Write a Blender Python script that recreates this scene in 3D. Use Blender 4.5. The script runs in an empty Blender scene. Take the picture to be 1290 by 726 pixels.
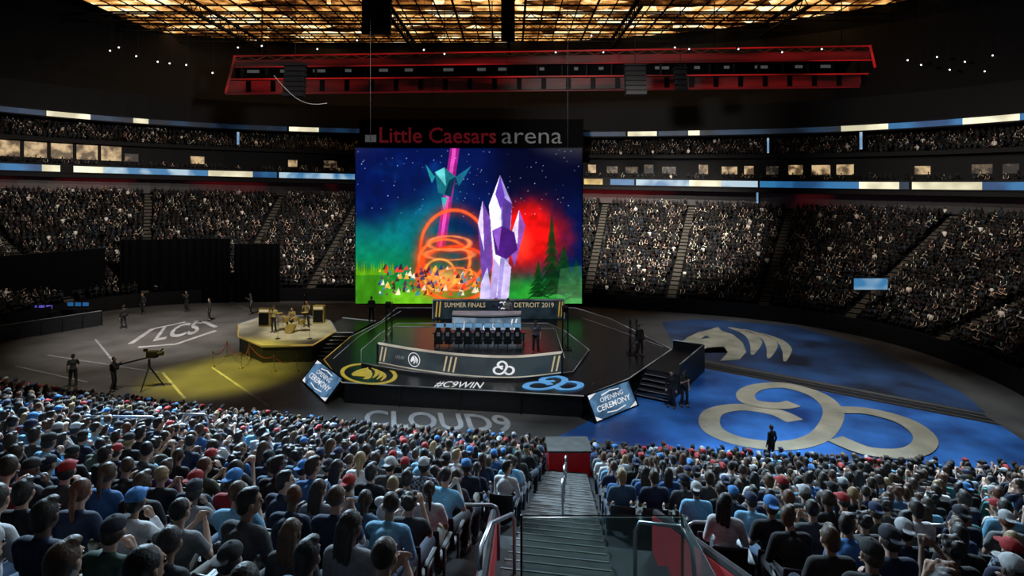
import bpy, bmesh, math, random
import numpy as np
from mathutils import Vector, Matrix
R = random.Random(11)
NR = np.random.RandomState(5)
F, H, HY = 720.0, 10.0, 240.0
PI = math.pi
SC = bpy.context.scene
COL = SC.collection
SC.view_settings.view_transform = 'Standard'
def GP(px, py, z=0.0):
    Y = F*(H-z)/(py-HY)
    return Vector(((px-645)/F*Y, Y, z))
def P(px, py, Y):
    return Vector(((px-645)/F*Y, Y, H-(py-HY)/F*Y))
def PXY(x, y, z):
    return 645+x/y*F, HY+(H-z)/y*F

# ------------------------------------------------------------- materials
def newmat(name):
    m = bpy.data.materials.new(name); m.use_nodes = True
    nt = m.node_tree
    return m, nt, nt.nodes['Principled BSDF']
def mat(name, c, rough=.6, metal=0, var=.25, scale=6., emit=None, es=0, bump=0, spec=None, c2=None):
    m, nt, b = newmat(name)
    tc = nt.nodes.new('ShaderNodeTexCoord'); no = nt.nodes.new('ShaderNodeTexNoise')
    no.inputs['Scale'].default_value = scale; no.inputs['Detail'].default_value = 4
    nt.links.new(tc.outputs['Object'], no.inputs['Vector'])
    r = nt.nodes.new('ShaderNodeValToRGB')
    r.color_ramp.elements[0].position = .36 if c2 else .3; r.color_ramp.elements[1].position = .62 if c2 else .7
    r.color_ramp.elements[0].color = (*(c2 or [x*(1-var) for x in c]), 1)
    r.color_ramp.elements[1].color = (*[min(1, x*(1+var)) for x in c], 1)
    nt.links.new(no.outputs['Fac'], r.inputs['Fac'])
    nt.links.new(r.outputs['Color'], b.inputs['Base Color'])
    b.inputs['Roughness'].default_value = rough; b.inputs['Metallic'].default_value = metal
    if spec is not None: b.inputs['Specular IOR Level'].default_value = spec
    if emit:
        b.inputs['Emission Color'].default_value = (*emit, 1); b.inputs['Emission Strength'].default_value = es
    if bump:
        bu = nt.nodes.new('ShaderNodeBump'); bu.inputs['Strength'].default_value = bump
        nt.links.new(no.outputs['Fac'], bu.inputs['Height']); nt.links.new(bu.outputs['Normal'], b.inputs['Normal'])
    return m
def emat(name, c, s, c2=None, scale=3., stretch=(1, 1, 1), lo=.4, hi=.6):
    """emissive surface with a noise driven mix between two colours"""
    m, nt, b = newmat(name)
    tc = nt.nodes.new('ShaderNodeTexCoord'); mp = nt.nodes.new('ShaderNodeMapping'); no = nt.nodes.new('ShaderNodeTexNoise')
    mp.inputs['Scale'].default_value = stretch
    no.inputs['Scale'].default_value = scale
    nt.links.new(tc.outputs['Object'], mp.inputs['Vector']); nt.links.new(mp.outputs['Vector'], no.inputs['Vector'])
    r = nt.nodes.new('ShaderNodeValToRGB')
    r.color_ramp.elements[0].position = lo; r.color_ramp.elements[1].position = hi
    r.color_ramp.elements[0].color = (*(c2 or [x*.85 for x in c]), 1); r.color_ramp.elements[1].color = (*c, 1)
    nt.links.new(no.outputs['Fac'], r.inputs['Fac']); nt.links.new(r.outputs['Color'], b.inputs['Emission Color'])
    b.inputs['Base Color'].default_value = (.02, .02, .02, 1)
    b.inputs['Emission Strength'].default_value = s; b.inputs['Roughness'].default_value = .5
    return m
def ambermat():
    m, nt, b = newmat('amber_ceiling_light')
    ge = nt.nodes.new('ShaderNodeNewGeometry'); mp = nt.nodes.new('ShaderNodeMapping'); mp.inputs['Scale'].default_value = (.27, .42, 0)
    vo = nt.nodes.new('ShaderNodeTexVoronoi'); vo.inputs['Scale'].default_value = 1.0; sp = nt.nodes.new('ShaderNodeSeparateColor')
    no = nt.nodes.new('ShaderNodeTexNoise'); no.inputs['Scale'].default_value = .6; no.inputs['Detail'].default_value = 3
    nt.links.new(ge.outputs['Position'], mp.inputs['Vector']); nt.links.new(mp.outputs['Vector'], vo.inputs['Vector']); nt.links.new(vo.outputs['Color'], sp.inputs['Color']); nt.links.new(ge.outputs['Position'], no.inputs['Vector'])
    ad = nt.nodes.new('ShaderNodeMath'); ad.operation = 'MULTIPLY_ADD'; ad.inputs[1].default_value = .70
    mr = nt.nodes.new('ShaderNodeMapRange'); mr.inputs['From Min'].default_value = .36; mr.inputs['From Max'].default_value = .64; mr.inputs['To Max'].default_value = .34
    nt.links.new(no.outputs['Fac'], mr.inputs['Value']); nt.links.new(sp.outputs['Red'], ad.inputs[0]); nt.links.new(mr.outputs['Result'], ad.inputs[2])
    r = nt.nodes.new('ShaderNodeValToRGB'); e = r.color_ramp.elements
    e[0].position = .10; e[0].color = (.010, .003, .001, 1); e[1].position = .92; e[1].color = (1, .86, .60, 1)
    for p, c in ((.30, (.07, .022, .005, 1)), (.45, (.32, .12, .025, 1)), (.62, (.72, .36, .10, 1)), (.76, (.95, .62, .26, 1))):
        x = e.new(p); x.color = c
    nt.links.new(ad.outputs[0], r.inputs['Fac']); nt.links.new(r.outputs['Color'], b.inputs['Emission Color'])
    b.inputs['Base Color'].default_value = (.02, .02, .02, 1); b.inputs['Emission Strength'].default_value = 1.5
    return m
def objcol(name, rough=.75, bump=.15, scale=40, var=.35):
    m, nt, b = newmat(name)
    oi = nt.nodes.new('ShaderNodeObjectInfo'); tc = nt.nodes.new('ShaderNodeTexCoord'); no = nt.nodes.new('ShaderNodeTexNoise')
    no.inputs['Scale'].default_value = scale
    nt.links.new(tc.outputs['Object'], no.inputs['Vector'])
    mr = nt.nodes.new('ShaderNodeMapRange'); mr.inputs['To Min'].default_value = 1-var; mr.inputs['To Max'].default_value = 1+var
    nt.links.new(no.outputs['Fac'], mr.inputs['Value'])
    vm = nt.nodes.new('ShaderNodeVectorMath'); vm.operation = 'SCALE'
    nt.links.new(oi.outputs['Color'], vm.inputs[0]); nt.links.new(mr.outputs['Result'], vm.inputs['Scale'])
    nt.links.new(vm.outputs['Vector'], b.inputs['Base Color'])
    bu = nt.nodes.new('ShaderNodeBump'); bu.inputs['Strength'].default_value = bump; bu.inputs['Distance'].default_value = .01
    nt.links.new(no.outputs['Fac'], bu.inputs['Height']); nt.links.new(bu.outputs['Normal'], b.inputs['Normal'])
    b.inputs['Roughness'].default_value = rough
    return m
def plaid(name):
    m, nt, b = newmat(name)
    tc = nt.nodes.new('ShaderNodeTexCoord'); ch = nt.nodes.new('ShaderNodeTexChecker'); ch.inputs['Scale'].default_value = 26
    oi = nt.nodes.new('ShaderNodeObjectInfo'); mx = nt.nodes.new('ShaderNodeMix'); mx.data_type = 'RGBA'
    nt.links.new(tc.outputs['Object'], ch.inputs['Vector']); nt.links.new(ch.outputs['Fac'], mx.inputs[0]); nt.links.new(oi.outputs['Color'], mx.inputs[6]); mx.inputs[7].default_value = (.03, .035, .05, 1)
    nt.links.new(mx.outputs[2], b.inputs['Base Color']); b.inputs['Roughness'].default_value = .85
    return m
def vcol(name, rough=.7, emis=0):
    m, nt, b = newmat(name)
    a = nt.nodes.new('ShaderNodeAttribute'); a.attribute_name = 'Col'
    if emis:
        b.inputs['Base Color'].default_value = (.01, .01, .01, 1)
        nt.links.new(a.outputs['Color'], b.inputs['Emission Color']); b.inputs['Emission Strength'].default_value = emis
    else:
        nt.links.new(a.outputs['Color'], b.inputs['Base Color'])
    b.inputs['Roughness'].default_value = rough
    return m
M = {}
M['black'] = mat('black_paint', (.006, .006, .007), .7, spec=.2)
M['deck'] = mat('black_gloss_deck', (.014, .015, .018), .3, scale=2)
M['deck2'] = mat('grey_gloss_podium', (.035, .037, .042), .3, scale=2)
M['fascia'] = mat('black_fascia', (.010, .011, .013), .5, spec=.3)
M['fascia2'] = mat('dark_grey_side_panel', (.024, .026, .030), .5, spec=.3)
M['floor'] = mat('arena_floor_grey', (.11, .105, .10), .42, scale=.5, var=.35)
M['base'] = mat('dark_concrete', (.01, .01, .011), .8, scale=1, spec=.2)
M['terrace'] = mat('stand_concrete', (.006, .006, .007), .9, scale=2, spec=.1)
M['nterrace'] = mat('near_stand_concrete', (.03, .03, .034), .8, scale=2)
M['step'] = mat('grey_concrete_steps', (.085, .080, .075), .8, scale=3, spec=.2)
M['stepfar'] = mat('far_steps_concrete', (.075, .066, .05), .8, scale=3)
M['blue'] = mat('blue_floor_projection', (.04, .20, .62), .4, scale=.33, var=.2, c2=(.008, .05, .22))  # blue light projected on the floor, put into its base colour
M['dkblue'] = mat('deep_blue_floor_projection', (.03, .085, .22), .4, scale=.25, var=.3, c2=(.012, .016, .03))  # darker part of the projected blue, likewise held in the base colour
M['beige'] = mat('beige_floor_mark', (.44, .40, .30), .5, scale=.8, var=.25)
M['beige2'] = mat('dim_beige_floor_mark', (.42, .39, .28), .5, scale=.8, var=.3)
M['whitemark'] = mat('white_floor_mark', (.75, .75, .75), .5, scale=2, var=.1)
M['palemark'] = mat('pale_floor_mark', (.42, .42, .43), .5, scale=1, var=.25)
M['greymark'] = mat('grey_floor_mark', (.30, .30, .31), .5, scale=2)
M['linemark'] = mat('floor_line_mark', (.16, .16, .16), .5, scale=2)
M['track'] = mat('dark_floor_track', (.015, .015, .018), .5)
M['metal'] = mat('brushed_steel', (.42, .43, .46), .32, 1, var=.1, scale=20)
M['dkmetal'] = mat('dark_steel', (.03, .03, .033), .45, .8)
M['gold'] = mat('gold_trim', (.50, .37, .11), .45, .5, var=.2)
M['post'] = mat('dull_brass_post', (.10, .075, .03), .5, .3, var=.2)
M['rope'] = mat('dark_red_rope', (.12, .008, .01), .8)
M['golddeck'] = mat('pale_beige_deck', (.46, .43, .33), .4, var=.25, scale=1)
M['redwall'] = mat('red_lit_wall_colour', (.33, .012, .016), .6, var=.3, scale=2, emit=(.5, .005, .01), es=.06)  # red light put into the wall colour and a faint emission
M['redglow'] = emat('red_lit_beam', (.15, .006, .006), .65, (.008, .001, .001), .55, (.16, 1, 1.3), .42, .70)  # red light on the gallery beams given as mottled emission
M['reddim'] = emat('red_lit_wall_glow', (.085, .004, .005), .6, (.003, .001, .002), .12, (1, 1, 1), .48, .66)  # red light on the concourse wall given as patchy emission
M['amber'] = ambermat()
M['suite'] = emat('warm_suite_window', (.78, .54, .28), .8, (.12, .07, .03), 1.1, (1, 1, 1), .40, .60)
M['suite_dim'] = emat('dim_suite_window', (.30, .20, .11), .55, (.012, .008, .006), 1.3, (1, 1, 1), .45, .65)
M['lamp'] = emat('lamp_glow', (.9, .95, 1), 3)
M['trim_e'] = emat('pale_edge_light', (.36, .40, .42), .55, (.10, .11, .12), .6)
M['gold_e'] = emat('gold_edge_light', (.75, .48, .09), .6, (.3, .18, .03), .6)
M['rim_e'] = emat('pale_wall_rim', (.62, .58, .48), .75, (.40, .36, .28), .6)
M['led_blue'] = emat('blue_display', (.03, .20, .46), .8, (.01, .07, .2), .3)
M['led_violet'] = emat('violet_display', (.16, .12, .62), .8, (.03, .05, .3), 2)
M['led_pale'] = emat('pale_blue_display', (.50, .68, .8), .85, (.05, .22, .45), .35, (1, 1, 1), .42, .56)
M['led_white'] = emat('cream_display', (1, .93, .66), 1.15, (.55, .5, .33), .3)
M['led_dark'] = emat('dark_blue_display', (.006, .035, .085), .8, (.002, .008, .02), .3)
M['led_gold'] = emat('gold_display', (.9, .62, .18), .9, (.4, .24, .05), .6)
M['sign_blue'] = emat('blue_sign_face', (.10, .22, .38), .9, (.03, .08, .16), 1.5)
M['panel_dark'] = emat('dark_display_panel', (.014, .024, .032), 1, (.006, .011, .015), 1)
M['wall_face'] = emat('slate_display_panel', (.030, .044, .050), 1, (.016, .024, .030), .7)
M['desk_e'] = emat('pale_desk_display', (.26, .36, .46), .8, (.08, .13, .2), 1.2)
M['text_w'] = emat('white_lettering', (.85, .87, .9), .95)
M['text_g'] = emat('grey_lettering', (.06, .063, .066), .9)
M['text_mid'] = emat('mid_grey_lettering', (.25, .26, .27), .9)
M['text_gold'] = emat('gold_lettering', (.62, .50, .30), .8)
M['text_r'] = emat('dark_red_lettering', (.085, .004, .007), .85)
M['red_edge'] = emat('red_edge_light', (.50, .010, .010), .7, (.06, .002, .002), .5, (.2, 1, 1))
M['logo_blue'] = emat('blue_lit_emblem', (.12, .42, .85), .8)
M['logo_gold'] = emat('gold_lit_emblem', (.60, .47, .06), .65)
M['drape'] = mat('black_drape', (.003, .003, .004), .95, bump=.3, spec=.05)
M['glassd'] = mat('monitor_back', (.02, .02, .025), .3)
M['skin'] = objcol('skin', .6, .02, 30, .08)
M['cloth'] = objcol('clothing_fabric', .85, .3, 25, .3)
M['plaid'] = plaid('plaid_fabric')
M['hair'] = objcol('hair', .55, .5, 60, .45)
M['eye'] = mat('eye', (.03, .02, .015), .2)
M['vc'] = vcol('crowd_colours', .75)
M['seat'] = mat('black_seat_plastic', (.014, .014, .017), .45)
M['seatframe'] = mat('seat_frame', (.045, .045, .05), .5, .3)
g, nt, b = newmat('smoky_guard_glass')
for n in list(nt.nodes): nt.nodes.remove(n)
o_ = nt.nodes.new('ShaderNodeOutputMaterial'); mx = nt.nodes.new('ShaderNodeMixShader'); t_ = nt.nodes.new('ShaderNodeBsdfTransparent'); gl = nt.nodes.new('ShaderNodeBsdfPrincipled')
t_.inputs['Color'].default_value = (.68, .76, .74, 1); gl.inputs['Base Color'].default_value = (.22, .26, .26, 1); gl.inputs['Roughness'].default_value = .15
mx.inputs['Fac'].default_value = .22
nt.links.new(t_.outputs[0], mx.inputs[1]); nt.links.new(gl.outputs[0], mx.inputs[2]); nt.links.new(mx.outputs[0], o_.inputs[0])
M['glass'] = g

# ------------------------------------------------------------- helpers
def tag(o, label=None, cat=None, group=None, kind=None):
    if label: o['label'] = label
    if cat: o['category'] = cat
    if group: o['group'] = group
    if kind: o['kind'] = kind
    return o
def empty(name, loc=(0, 0, 0), rz=0):
    o = bpy.data.objects.new(name, None); COL.objects.link(o); o.location = loc; o.rotation_euler = (0, 0, rz)
    o.empty_display_size = .2
    return o
def wloc(o):
    v = Vector((0, 0, 0))
    while o: v += o.location; o = o.parent
    return v
class MB:
    def __init__(s): s.v = []; s.f = []
    def add(s, vs, fs):
        n = len(s.v); s.v += [tuple(v) for v in vs]; s.f += [tuple(i+n for i in f) for f in fs]; return s
    def box(s, c, d, rz=0, rx=0, ry=0):
        m = Matrix.Translation(c) @ Matrix.Rotation(rz, 4, 'Z') @ Matrix.Rotation(ry, 4, 'Y') @ Matrix.Rotation(rx, 4, 'X')
        vs = [m @ Vector((x*d[0]/2, y*d[1]/2, z*d[2]/2)) for x in (-1, 1) for y in (-1, 1) for z in (-1, 1)]
        return s.add(vs, [(0, 1, 3, 2), (4, 6, 7, 5), (0, 4, 5, 1), (2, 3, 7, 6), (0, 2, 6, 4), (1, 5, 7, 3)])
    def prism(s, poly, z0, z1):
        n = len(poly)
        vs = [(p[0], p[1], z0) for p in poly]+[(p[0], p[1], z1) for p in poly]
        return s.add(vs, [tuple(range(n-1, -1, -1)), tuple(range(n, 2*n))]+[(i, (i+1) % n, n+(i+1) % n, n+i) for i in range(n)])
    def quad(s, *q): return s.add(q, [tuple(range(len(q)))])
    def tube(s, pts, r, n=8, closed=False):
        pts = [Vector(p) for p in pts]; m = len(pts); rs = r if isinstance(r, (list, tuple)) else [r]*m
        vs = []; up = None
        for i, p in enumerate(pts):
            t = (pts[min(i+1, m-1)]-pts[max(i-1, 0)]).normalized()
            if up is None:
                up = t.cross(Vector((0, 0, 1)) if abs(t.z) < .9 else Vector((0, 1, 0))).normalized()
            a = (up-t*up.dot(t)).normalized(); up = a; bb = t.cross(a)
            for k in range(n):
                an = 2*PI*k/n; vs.append(p+(a*math.cos(an)+bb*math.sin(an))*rs[i])
        fs = [(i*n+k, i*n+(k+1) % n, (i+1)*n+(k+1) % n, (i+1)*n+k) for i in range(m-1) for k in range(n)]
        fs += [tuple(range(n-1, -1, -1)), tuple(range((m-1)*n, m*n))]
        return s.add(vs, fs)
    def lathe(s, prof, c=(0, 0, 0), n=16, mx=None):
        vs = []; m = len(prof)
        for r, z in prof:
            for k in range(n):
                a = 2*PI*k/n; v = Vector((r*math.cos(a), r*math.sin(a), z))
                if mx: v = mx @ v
                vs.append(v+Vector(c))
        fs = [(i*n+k, i*n+(k+1) % n, (i+1)*n+(k+1) % n, (i+1)*n+k) for i in range(m-1) for k in range(n)]
        fs += [tuple(range(n-1, -1, -1)), tuple(range((m-1)*n, m*n))]
        return s.add(vs, fs)
    def build(s, name, m, parent=None, smooth=False, bevel=0, kind=None, loc=None):
        off = wloc(parent) if parent else Vector(loc or (0, 0, 0))
        me = bpy.data.meshes.new(name)
        me.from_pydata([(v[0]-off.x, v[1]-off.y, v[2]-off.z) for v in s.v], [], s.f); me.update()
        if smooth: me.polygons.foreach_set('use_smooth', [True]*len(me.polygons))
        me.materials.append(M[m] if isinstance(m, str) else m)
        o = bpy.data.objects.new(name, me); COL.objects.link(o)
        if parent: o.parent = parent
        else: o.location = off
        if bevel:
            bv = o.modifiers.new('bevel', 'BEVEL'); bv.width = bevel; bv.segments = 2; bv.limit_method = 'ANGLE'
        if kind: o['kind'] = kind
        return o
def dup(root, loc=None, rz=None, label=None, group=None):
    r = root.copy(); COL.objects.link(r)
    if loc is not None: r.location = loc
    if rz is not None: r.rotation_euler = (0, 0, rz)
    if label: r['label'] = label
    if group: r['group'] = group
    for ch in list(root.children):
        c = ch.copy(); COL.objects.link(c); c.parent = r
        for g_ in list(ch.children):
            d = g_.copy(); COL.objects.link(d); d.parent = c
    return r
ONES = ['zeroth', 'first', 'second', 'third', 'fourth', 'fifth', 'sixth', 'seventh', 'eighth', 'ninth', 'tenth', 'eleventh', 'twelfth', 'thirteenth', 'fourteenth', 'fifteenth', 'sixteenth', 'seventeenth', 'eighteenth', 'nineteenth']
def ordn(n):
    if n < 20: return ONES[n]
    t = ['', '', 'twenty', 'thirty', 'forty', 'fifty'][n//10]
    if n % 10 == 0: return {20: 'twentieth', 30: 'thirtieth', 40: 'fortieth', 50: 'fiftieth'}[n]
    return t+'-'+ONES[n % 10]
def catmull(pts, sub=8):
    out = []; n = len(pts)
    for i in range(n-1):
        p0, p1, p2, p3 = [Vector(pts[max(0, min(n-1, j))]) for j in (i-1, i, i+1, i+2)]
        for k in range(sub):
            t = k/sub
            out.append(.5*((2*p1)+(p2-p0)*t+(2*p0-5*p1+4*p2-p3)*t*t+(3*p1-p0-3*p2+p3)*t**3))
    out.append(Vector(pts[-1]))
    return out
def stroke(pts, w):
    """2-D ribbon quads along a polyline; w a number or one width per point"""
    pts = [Vector((p[0], p[1])) for p in pts]; L = []; Rr = []
    for i, p in enumerate(pts):
        ww = w[i] if isinstance(w, (list, tuple)) else w
        t = (pts[min(i+1, len(pts)-1)]-pts[max(i-1, 0)]).normalized(); n = Vector((-t.y, t.x))*ww/2
        L.append(p+n); Rr.append(p-n)
    return [[L[i], Rr[i], Rr[i+1], L[i+1]] for i in range(len(pts)-1)]
def mapped(polys, f):
    m = MB()
    for q in polys: m.quad(*[f(p[0], p[1]) for p in q])
    return m
def textmesh(body, shear=0, bold=0):
    c = bpy.data.curves.new('t', 'FONT'); c.body = body; c.shear = shear; c.offset = bold; c.resolution_u = 3
    o = bpy.data.objects.new('t', c); COL.objects.link(o)
    dg = bpy.context.evaluated_depsgraph_get(); me = bpy.data.meshes.new_from_object(o.evaluated_get(dg))
    v = np.array([x.co[:] for x in me.vertices]); fs = [tuple(p.vertices) for p in me.polygons]
    bpy.data.objects.remove(o); bpy.data.meshes.remove(me)
    v -= v.min(0); v[:, :2] /= v[:, :2].max(0)
    return v[:, :2], fs
def text_map(name, body, f, m, parent=None, shear=0, bold=0.0, **k):
    v, fs = textmesh(body, shear, bold)
    return MB().add([f(a, b_) for a, b_ in v], fs).build(name, m, parent, **k)
def quadf(O, U, V):
    O, U, V = Vector(O), Vector(U), Vector(V)
    return lambda a, b_: O+U*a+V*b_

# ------------------------------------------------------------- camera
cam = bpy.data.cameras.new('camera'); co = bpy.data.objects.new('camera', cam); COL.objects.link(co)
co.location = (0, 0, H); co.rotation_euler = (PI/2, 0, 0)
cam.sensor_width = 36; cam.lens = 36*F/1290; cam.shift_y = -123/1290; cam.clip_end = 300; cam.clip_start = .05
SC.camera = co

# ------------------------------------------------------------- bowl path
BC = [(-27, 30), (-31, 33.5), (-34.3, 38.5), (-35.2, 43.5), (-33, 48), (-27.5, 50.8), (-20, 51.6), (-10, 51.3), (0, 50.5), (7, 49.3), (13, 47), (18.5, 44.5), (22.3, 41.5), (24.8, 37), (25.4, 32), (24.6, 27), (22.5, 23)]
pth = [Vector((p[0], p[1])) for p in catmull([(a, b_, 0) for a, b_ in BC], 12)]
NP = len(pth); nrm = []
for i in range(NP):
    t = (pth[min(i+1, NP-1)]-pth[max(0, i-1)]).normalized(); nrm.append(Vector((-t.y, t.x)))
for _ in range(12):
    nrm = [((nrm[max(0, i-1)]+nrm[i]*2+nrm[min(NP-1, i+1)])).normalized() for i in range(NP)]
def PT(s, d):
    i = int(max(0, min(NP-2, math.floor(s)))); t = s-i
    return pth[i].lerp(pth[i+1], t)+nrm[i].lerp(nrm[i+1], t).normalized()*d
def NM(s):
    i = int(max(0, min(NP-2, math.floor(s)))); return nrm[i].lerp(nrm[i+1], s-i).normalized()
def BZ(x, d, z): return z-.022*x*min(1, max(0, d)/17)
def W(s, d, z):
    p = PT(s, d); return Vector((p.x, p.y, BZ(p.x, d, z)))
def s_at(px, d):
    best = 0; bd = 1e9
    for i in range(0, (NP-1)*4):
        p = PT(i/4, d)
        if p.y < 8: continue
        e = abs(645+p.x/p.y*F-px)
        if e < bd: bd = e; best = i/4
    return best
def sweep(prof, s0=0, s1=NP-1, m=None):
    m = m or MB(); n = max(2, int((s1-s0)/1.5)+1); vs = []; k = len(prof)
    for i in range(n+1):
        s = s0+(s1-s0)*i/n
        for d, z in prof: vs.append(W(s, d, z))
    fs = [(i*k+j, (i+1)*k+j, (i+1)*k+j+1, i*k+j+1) for i in range(n) for j in range(k-1)]
    return m.add(vs, fs)

# ------------------------------------------------------------- the shell
MB().box((0, 40, -.15), (190, 170, .2)).build('floor', 'base', kind='structure')
near = [(20.5, 19.6), (9.5, 20.1), (1.5, 21.6), (-7, 23.2), (-13, 24.8), (-22, 27.4)]
MB().prism([(p.x, p.y) for p in pth][::-1]+near[::-1], -.04, 0).build('floor_event', 'floor', kind='structure')
MB().box((0, 45, 34), (170, 150, .4)).build('ceiling', 'black', kind='structure')
MB().box((0, 112, 15), (190, .5, 40)).build('wall_back', 'black', kind='structure')
MB().box((-90, 45, 15), (.5, 140, 40)).build('wall_left', 'black', kind='structure')
MB().box((85, 45, 15), (.5, 140, 40)).build('wall_right', 'black', kind='structure')
sweep([(0, 0), (0, 1.15), (.12, 1.15), (.12, 0)]).build('floor_boards', 'black', kind='structure')
prof = [(.2, 0), (.2, .6)]; LROW = []
NL = 26; PD = 18.0/NL; PZ = 7.7/NL
for k in range(NL):
    z = 1.0+PZ*k; d0 = .6+PD*k
    prof += [(d0, z), (d0+PD, z)]; LROW.append((d0+PD*.6, z))
prof += [(19.6, 8.7), (19.6, 10.4)]
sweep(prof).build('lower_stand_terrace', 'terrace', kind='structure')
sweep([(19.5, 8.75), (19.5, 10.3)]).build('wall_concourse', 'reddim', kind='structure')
sweep([(19.6, 10.35), (17.2, 10.35), (17.2, 11.75), (17.35, 11.75), (17.35, 11.4), (19, 11.4), (19, 11.9), (20.2, 11.9)]).build('balcony_slab', 'black', kind='structure')
ws = sweep([(20.2, 11.9), (20.2, 14.1), (19.2, 14.1), (19.2, 14.5)]).build('wall_suites', 'black', kind='structure')
prof = [(19.2, 14.5)]; UROW = []
for k in range(7):
    z = 14.2+.34*k; d0 = 19.3+.71*k; prof += [(d0, z), (d0+.71, z)]; UROW.append((d0+.42, z))
prof += [(24.3, 21), (27, 33)]
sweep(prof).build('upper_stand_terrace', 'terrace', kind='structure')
sweep([(21.0, 17.6), (21.0, 16.7), (22.6, 16.7), (22.6, 20.5), (27, 31)]).build('upper_balcony_front', 'black', kind='structure')
s = 4.0; i = 0
while s < NP-8:
    p = PT(s, 20.1); px, py = PXY(p.x, p.y, 13)
    L = (PT(s+1, 20.1)-PT(s, 20.1)).length; ds = 2.2/L
    if R.random() < (.97 if px < 150 else .85 if px > 735 else .5) and not (455 < px < 730):
        w_ = .85 if px < 150 else .4+.4*R.random()
        a, b_ = s, s+ds*w_; z1 = 13.95 if px < 150 else 13.1+.3*R.random()
        m_ = MB(); m_.quad(W(a, 20.1, 12.35), W(b_, 20.1, 12.35), W(b_, 20.1, z1), W(a, 20.1, z1))
        m_.build('window', 'suite' if px < 150 or R.random() < .3 else 'suite_dim', ws)
    s += ds; i += 1
def ribbon(label, segs, d, z0, z1, dark):
    r = empty('ribbon_display', W(60, d, z0)); tag(r, label, 'display board')
    sweep([(d, z1+.12), (d-.06, z1+.12), (d-.06, z0-.12), (d, z0-.12)]).build('housing', 'black', r)
    for a, b_, m in segs:
        sa, sb = s_at(a, d), s_at(b_, d)
        if sb-sa < .05: sb = sa+.3
        sweep([(d-.1, z1), (d-.1, z0)], sa, sb).build('display_panel', m, r)
ribbon('long curved lower ribbon display of blue and cream panels above the lower stands', [
    (-160, -2, 'led_blue'), (0, 52, 'led_blue'), (53, 76, 'led_white'), (92, 128, 'led_white'), (129, 178, 'led_pale'), (179, 262, 'led_pale'), (263, 318, 'led_white'), (319, 350, 'led_blue'), (351, 398, 'led_pale'), (399, 448, 'led_pale'),
    (449, 734, 'led_blue'), (735, 760, 'led_gold'), (768, 800, 'led_blue'), (801, 868, 'led_pale'), (869, 908, 'led_white'), (909, 955, 'led_pale'), (958, 1082, 'led_blue'), (1084, 1132, 'led_white'), (1133, 1147, 'led_dark'), (1148, 1238, 'led_white'), (1239, 1420, 'led_blue')], 17.1, 10.9, 11.55, 1)
ribbon('long curved upper ribbon display, dark blue with scattered cream panels', [
    (-160, 56, 'led_dark'), (57, 112, 'led_white'), (113, 166, 'led_dark'), (167, 186, 'led_white'), (187, 362, 'led_dark'), (363, 402, 'led_white'), (403, 789, 'led_dark'),
    (790, 828, 'led_white'), (829, 866, 'led_dark'), (867, 881, 'led_white'), (882, 1060, 'led_dark'), (1061, 1119, 'led_white'), (1120, 1211, 'led_blue'), (1212, 1284, 'led_white'), (1285, 1420, 'led_blue')], 20.9, 16.85, 17.4, 1)
for (px, z0, z1, lab) in [(300, 14.8, 16.3, 'small glowing white sign left of the big screen at the upper tier'), (967, 14.6, 16.2, 'small glowing white sign right of the big screen at the upper tier'), (1083, 14.8, 16.5, 'small glowing white sign below the long cream panel at upper right'), (953, 9.2, 10.4, 'small glowing white sign at the head of the middle aisle')]:
    s = s_at(px, 18.8); r = empty('lit_sign', W(s, 18.8, z0)); tag(r, lab, 'sign')
    sweep([(18.9, z1+.05), (18.9, z0-.05)], s-.12, s+.2).build('backing', 'black', r)
    sweep([(18.8, z1), (18.8, z0)], s-.08, s+.15).build('face', 'led_pale', r)
AIS = []
for fx, fy in [(-34.6, 45.5), (-31.5, 49.2), (-25.5, 51.1), (-18.5, 51.6), (-9, 51.2), (0, 50.5), (6.5, 49.4), (13.2, 46.9), (19.4, 44.0), (23.4, 40.0), (25.3, 34.5), (24.9, 28.5)]:
    s = min(range(NP), key=lambda i: (pth[i]-Vector((fx, fy))).length); AIS.append(s)
    m_ = MB(); v = pth[s]; n = nrm[s]; t = Vector((n.y, -n.x))
    for k in range(NL*2):
        d = .6+PD/2*k; z = 1.0+PZ*(k//2)+(PZ/2 if k % 2 else 0)+.04
        c = v+n*(d+.17)
        m_.box((c.x, c.y, BZ(c.x, d, z)-.08), (.7, PD/2-.05, .16), math.atan2(t.y, t.x))
    m_.build('aisle_stairs', 'stepfar', kind='structure')

# ------------------------------------------------------------- people
def capsule(a, b_, ra, rb, n=12):
    a = Vector(a); b_ = Vector(b_); d = b_-a
    if d.length < 1e-5: d = Vector((0, 0, 1e-4))
    q = d.to_track_quat('Z', 'Y').to_matrix(); L = d.length; vs = [a-q @ Vector((0, 0, ra))]; rings = []
    for t in (-60, -30, 0): rings.append((ra*math.sin(math.radians(t)), ra*math.cos(math.radians(t))))
    for t in (0, 30, 60): rings.append((L+rb*math.sin(math.radians(t)), rb*math.cos(math.radians(t))))
    for z, r in rings:
        for k in range(n):
            an = 2*PI*k/n; vs.append(a+q @ Vector((r*math.cos(an), r*math.sin(an), z)))
    vs.append(a+q @ Vector((0, 0, L+rb))); e = len(vs)-1; fs = []
    for k in range(n):
        k2 = (k+1) % n; fs.append((0, 1+k2, 1+k))
        for i in range(5): fs.append((1+i*n+k, 1+i*n+k2, 1+(i+1)*n+k2, 1+(i+1)*n+k))
        fs.append((1+5*n+k, 1+5*n+k2, e))
    return vs, fs
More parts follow.
